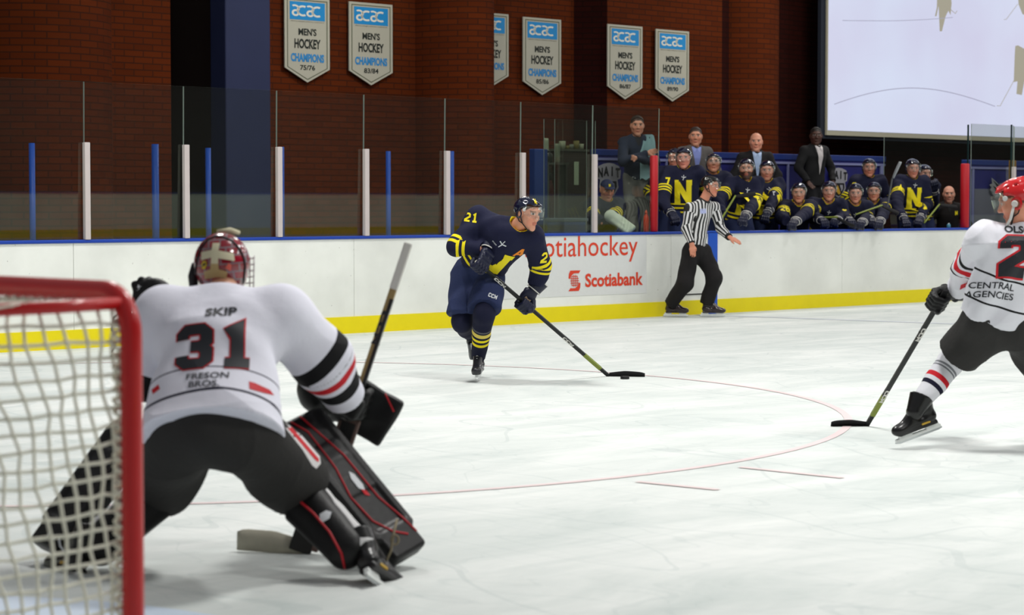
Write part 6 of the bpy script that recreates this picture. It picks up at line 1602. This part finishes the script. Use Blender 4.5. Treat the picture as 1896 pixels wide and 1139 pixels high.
# bald man seated at the right in a black jacket
r_, l_0, JJ, jo, tr = suit(1757, 360, 1.3, 4, 'bald man in black zip jacket with small yellow N, seated beside the right red post', (24, 20, 20), (20, 20, 20), (26, 26, 30), kit='jacket', vneck=False, sit=True, lean=8, skin=(204, 146, 122), brow=(130, 96, 76), seed=18, shw=.20, rc=.185, face=(-.12, -1, -.05), stubble=.2)
letters('chest_letter', 'N', lettY, jo, l_0, JJ['che']-JJ['rt']*.11+E*.02+JJ['fwd']*.1, -JJ['rt'], E, .06, tr, .006, stroke=.3)
patch('badge', [(1742, 371), (1747, 368), (1748, 371), (1743, 374)], tr, lettW, jo, l_0)
decal('collar', poly_bm([[(-.055, .06), (.055, .06), (.012, -.09), (-.012, -.09)]]), mat('collar_black', (14, 14, 16), .6), jo, l_0, JJ['nb']-E*.02+JJ['fwd']*.1, -JJ['rt'], E, 1, tr, .006, .02)
# backup goalkeeper with a cap, seated behind the glass
root, L0, J, bf, rt, spine = bodied(1124, 352, .85, 28, 14, 'seated backup goalkeeper in navy jersey, blue cap and white glove behind the glass', 'player', sit=True, face=(.28, -1, -.32), wr={'L': (1141, 408, .32), 'R': (1118, 416, .45)}, el={'L': (1133, 410, .62), 'R': (1098, 404, .7)}, helmet=False, seed=19)
jo, q = make_jersey(root, L0, J, mjb, .010, rh=.21, rc=.205, ra=.098, rb=.092, rw=.072, shr=.115, cufft=.86, rt=.15, seed=19, wr_amp=.011, hole=.062); tr = bvh(q)
letters('sponsor_lettering', 'CCM', lettW, jo, L0, J['nb']-spine*.14+J['fwd']*.1-rt*.05, -rt, spine, .03, tr, .005, stroke=.26)
make_pants(root, L0, J, mat('pants_navy', (34, 44, 80)), .012); 
for s in 'RL': make_sock(root, L0, J, s, mat('sock_plain_navy', (17, 20, 46)), .012); add_skate(root, L0, SK_GREY, J['an'+s], bf, E, .12)
f = Field(.006); R3, c3 = npM(J['HM']); T3 = lambda x, y, z: c3+R3@arr((x, y, z))
f.ell(T3(0, -.01, .045), (.093, .114, .098), R3, 0, 'u', lambda q: -(q[..., 2]-.012)); f.ell(T3(0, .105, .060), (.075, .075, .008), R3, .01)
cp, cq = field_obj('cap', f, mat('cap_navy', (28, 38, 72), .7), root, L0)
letters('cap_letter', 'N', lettY, cp, L0, J['HM'] @ Vector((0, .12, .10)), -(J['HM'].to_3x3() @ Vector((1, 0, 0))), E, .035, bvh(cq), .004, stroke=.28)
f = Field(.007); wl = J['wrL']; d_ = Vector((.55, -.35, -.42)).normalized()
f.cone(wl-d_*.10, wl+d_*.02, .085, .075, .8, (0, 1, 0), .02); f.box(wl+d_*.12+E*.01, (.16, .085, .035), np.array(frame3(x=d_, z=(.2, -1, .4)), np.float32), .03, .02)
for i in range(4): f.cone(wl+d_*(.03+.035*i)+Vector((0, -.03, .02)), wl+d_*(.05+.035*i)+Vector((0, -.055, -.05)), .018, .015, 1, None, .006)
field_obj('white_glove', f, mat('glove_white', (196, 208, 192), .55), root, L0)
# gloves and sticks lying over the boards and at the bench
sticks = [('black stick lying across the boards beside player 26, lime shaft', (1488, 404, .55), (1551, 402, .0), (1, -.1, -.55)), ('black stick with lime shaft leaning toward the boards between the third and fourth low heads', (1600, 392, .35), (1634, 380, .25), (1, 0, -.30)),
          ('black stick with lime shaft held over the boards before the bearded player', (1338, 402, .12), (1362, 362, .10), (.9, 0, .25)),
          ('black stick with lime shaft held low in front of the bald seated man', (1712, 412, .30), (1740, 378, .30), (.95, 0, .02)),
          ('dark upright stick with pale blade held by the player numbered 4', (1640, 400, .5), (1652, 330, .5), (.3, 0, 1))]
for lab, a, b_, tv in sticks:
    A = BW(*a); B = BW(*b_); A2 = B+(A-B).normalized()*max((A-B).length, .5)
    make_stick(lab, A2, B, tv, [SC[3] if 'lime' in lab else mat('shaft_grey', (84, 88, 92), .4), SC[2], SC[2]] + [], tape_top=.0, blade_len=.27, bladec=mat('blade_pale', (150, 156, 160), .5) if 'pale' in lab else None, wide=.024, thin=.018, group='sticks at the players bench')
bottle(1757, 425, 413, .12, (70, 130, 150), 'small teal bottle lying low on the boards beside the right red post', .03, (200, 210, 210), z0=BH)
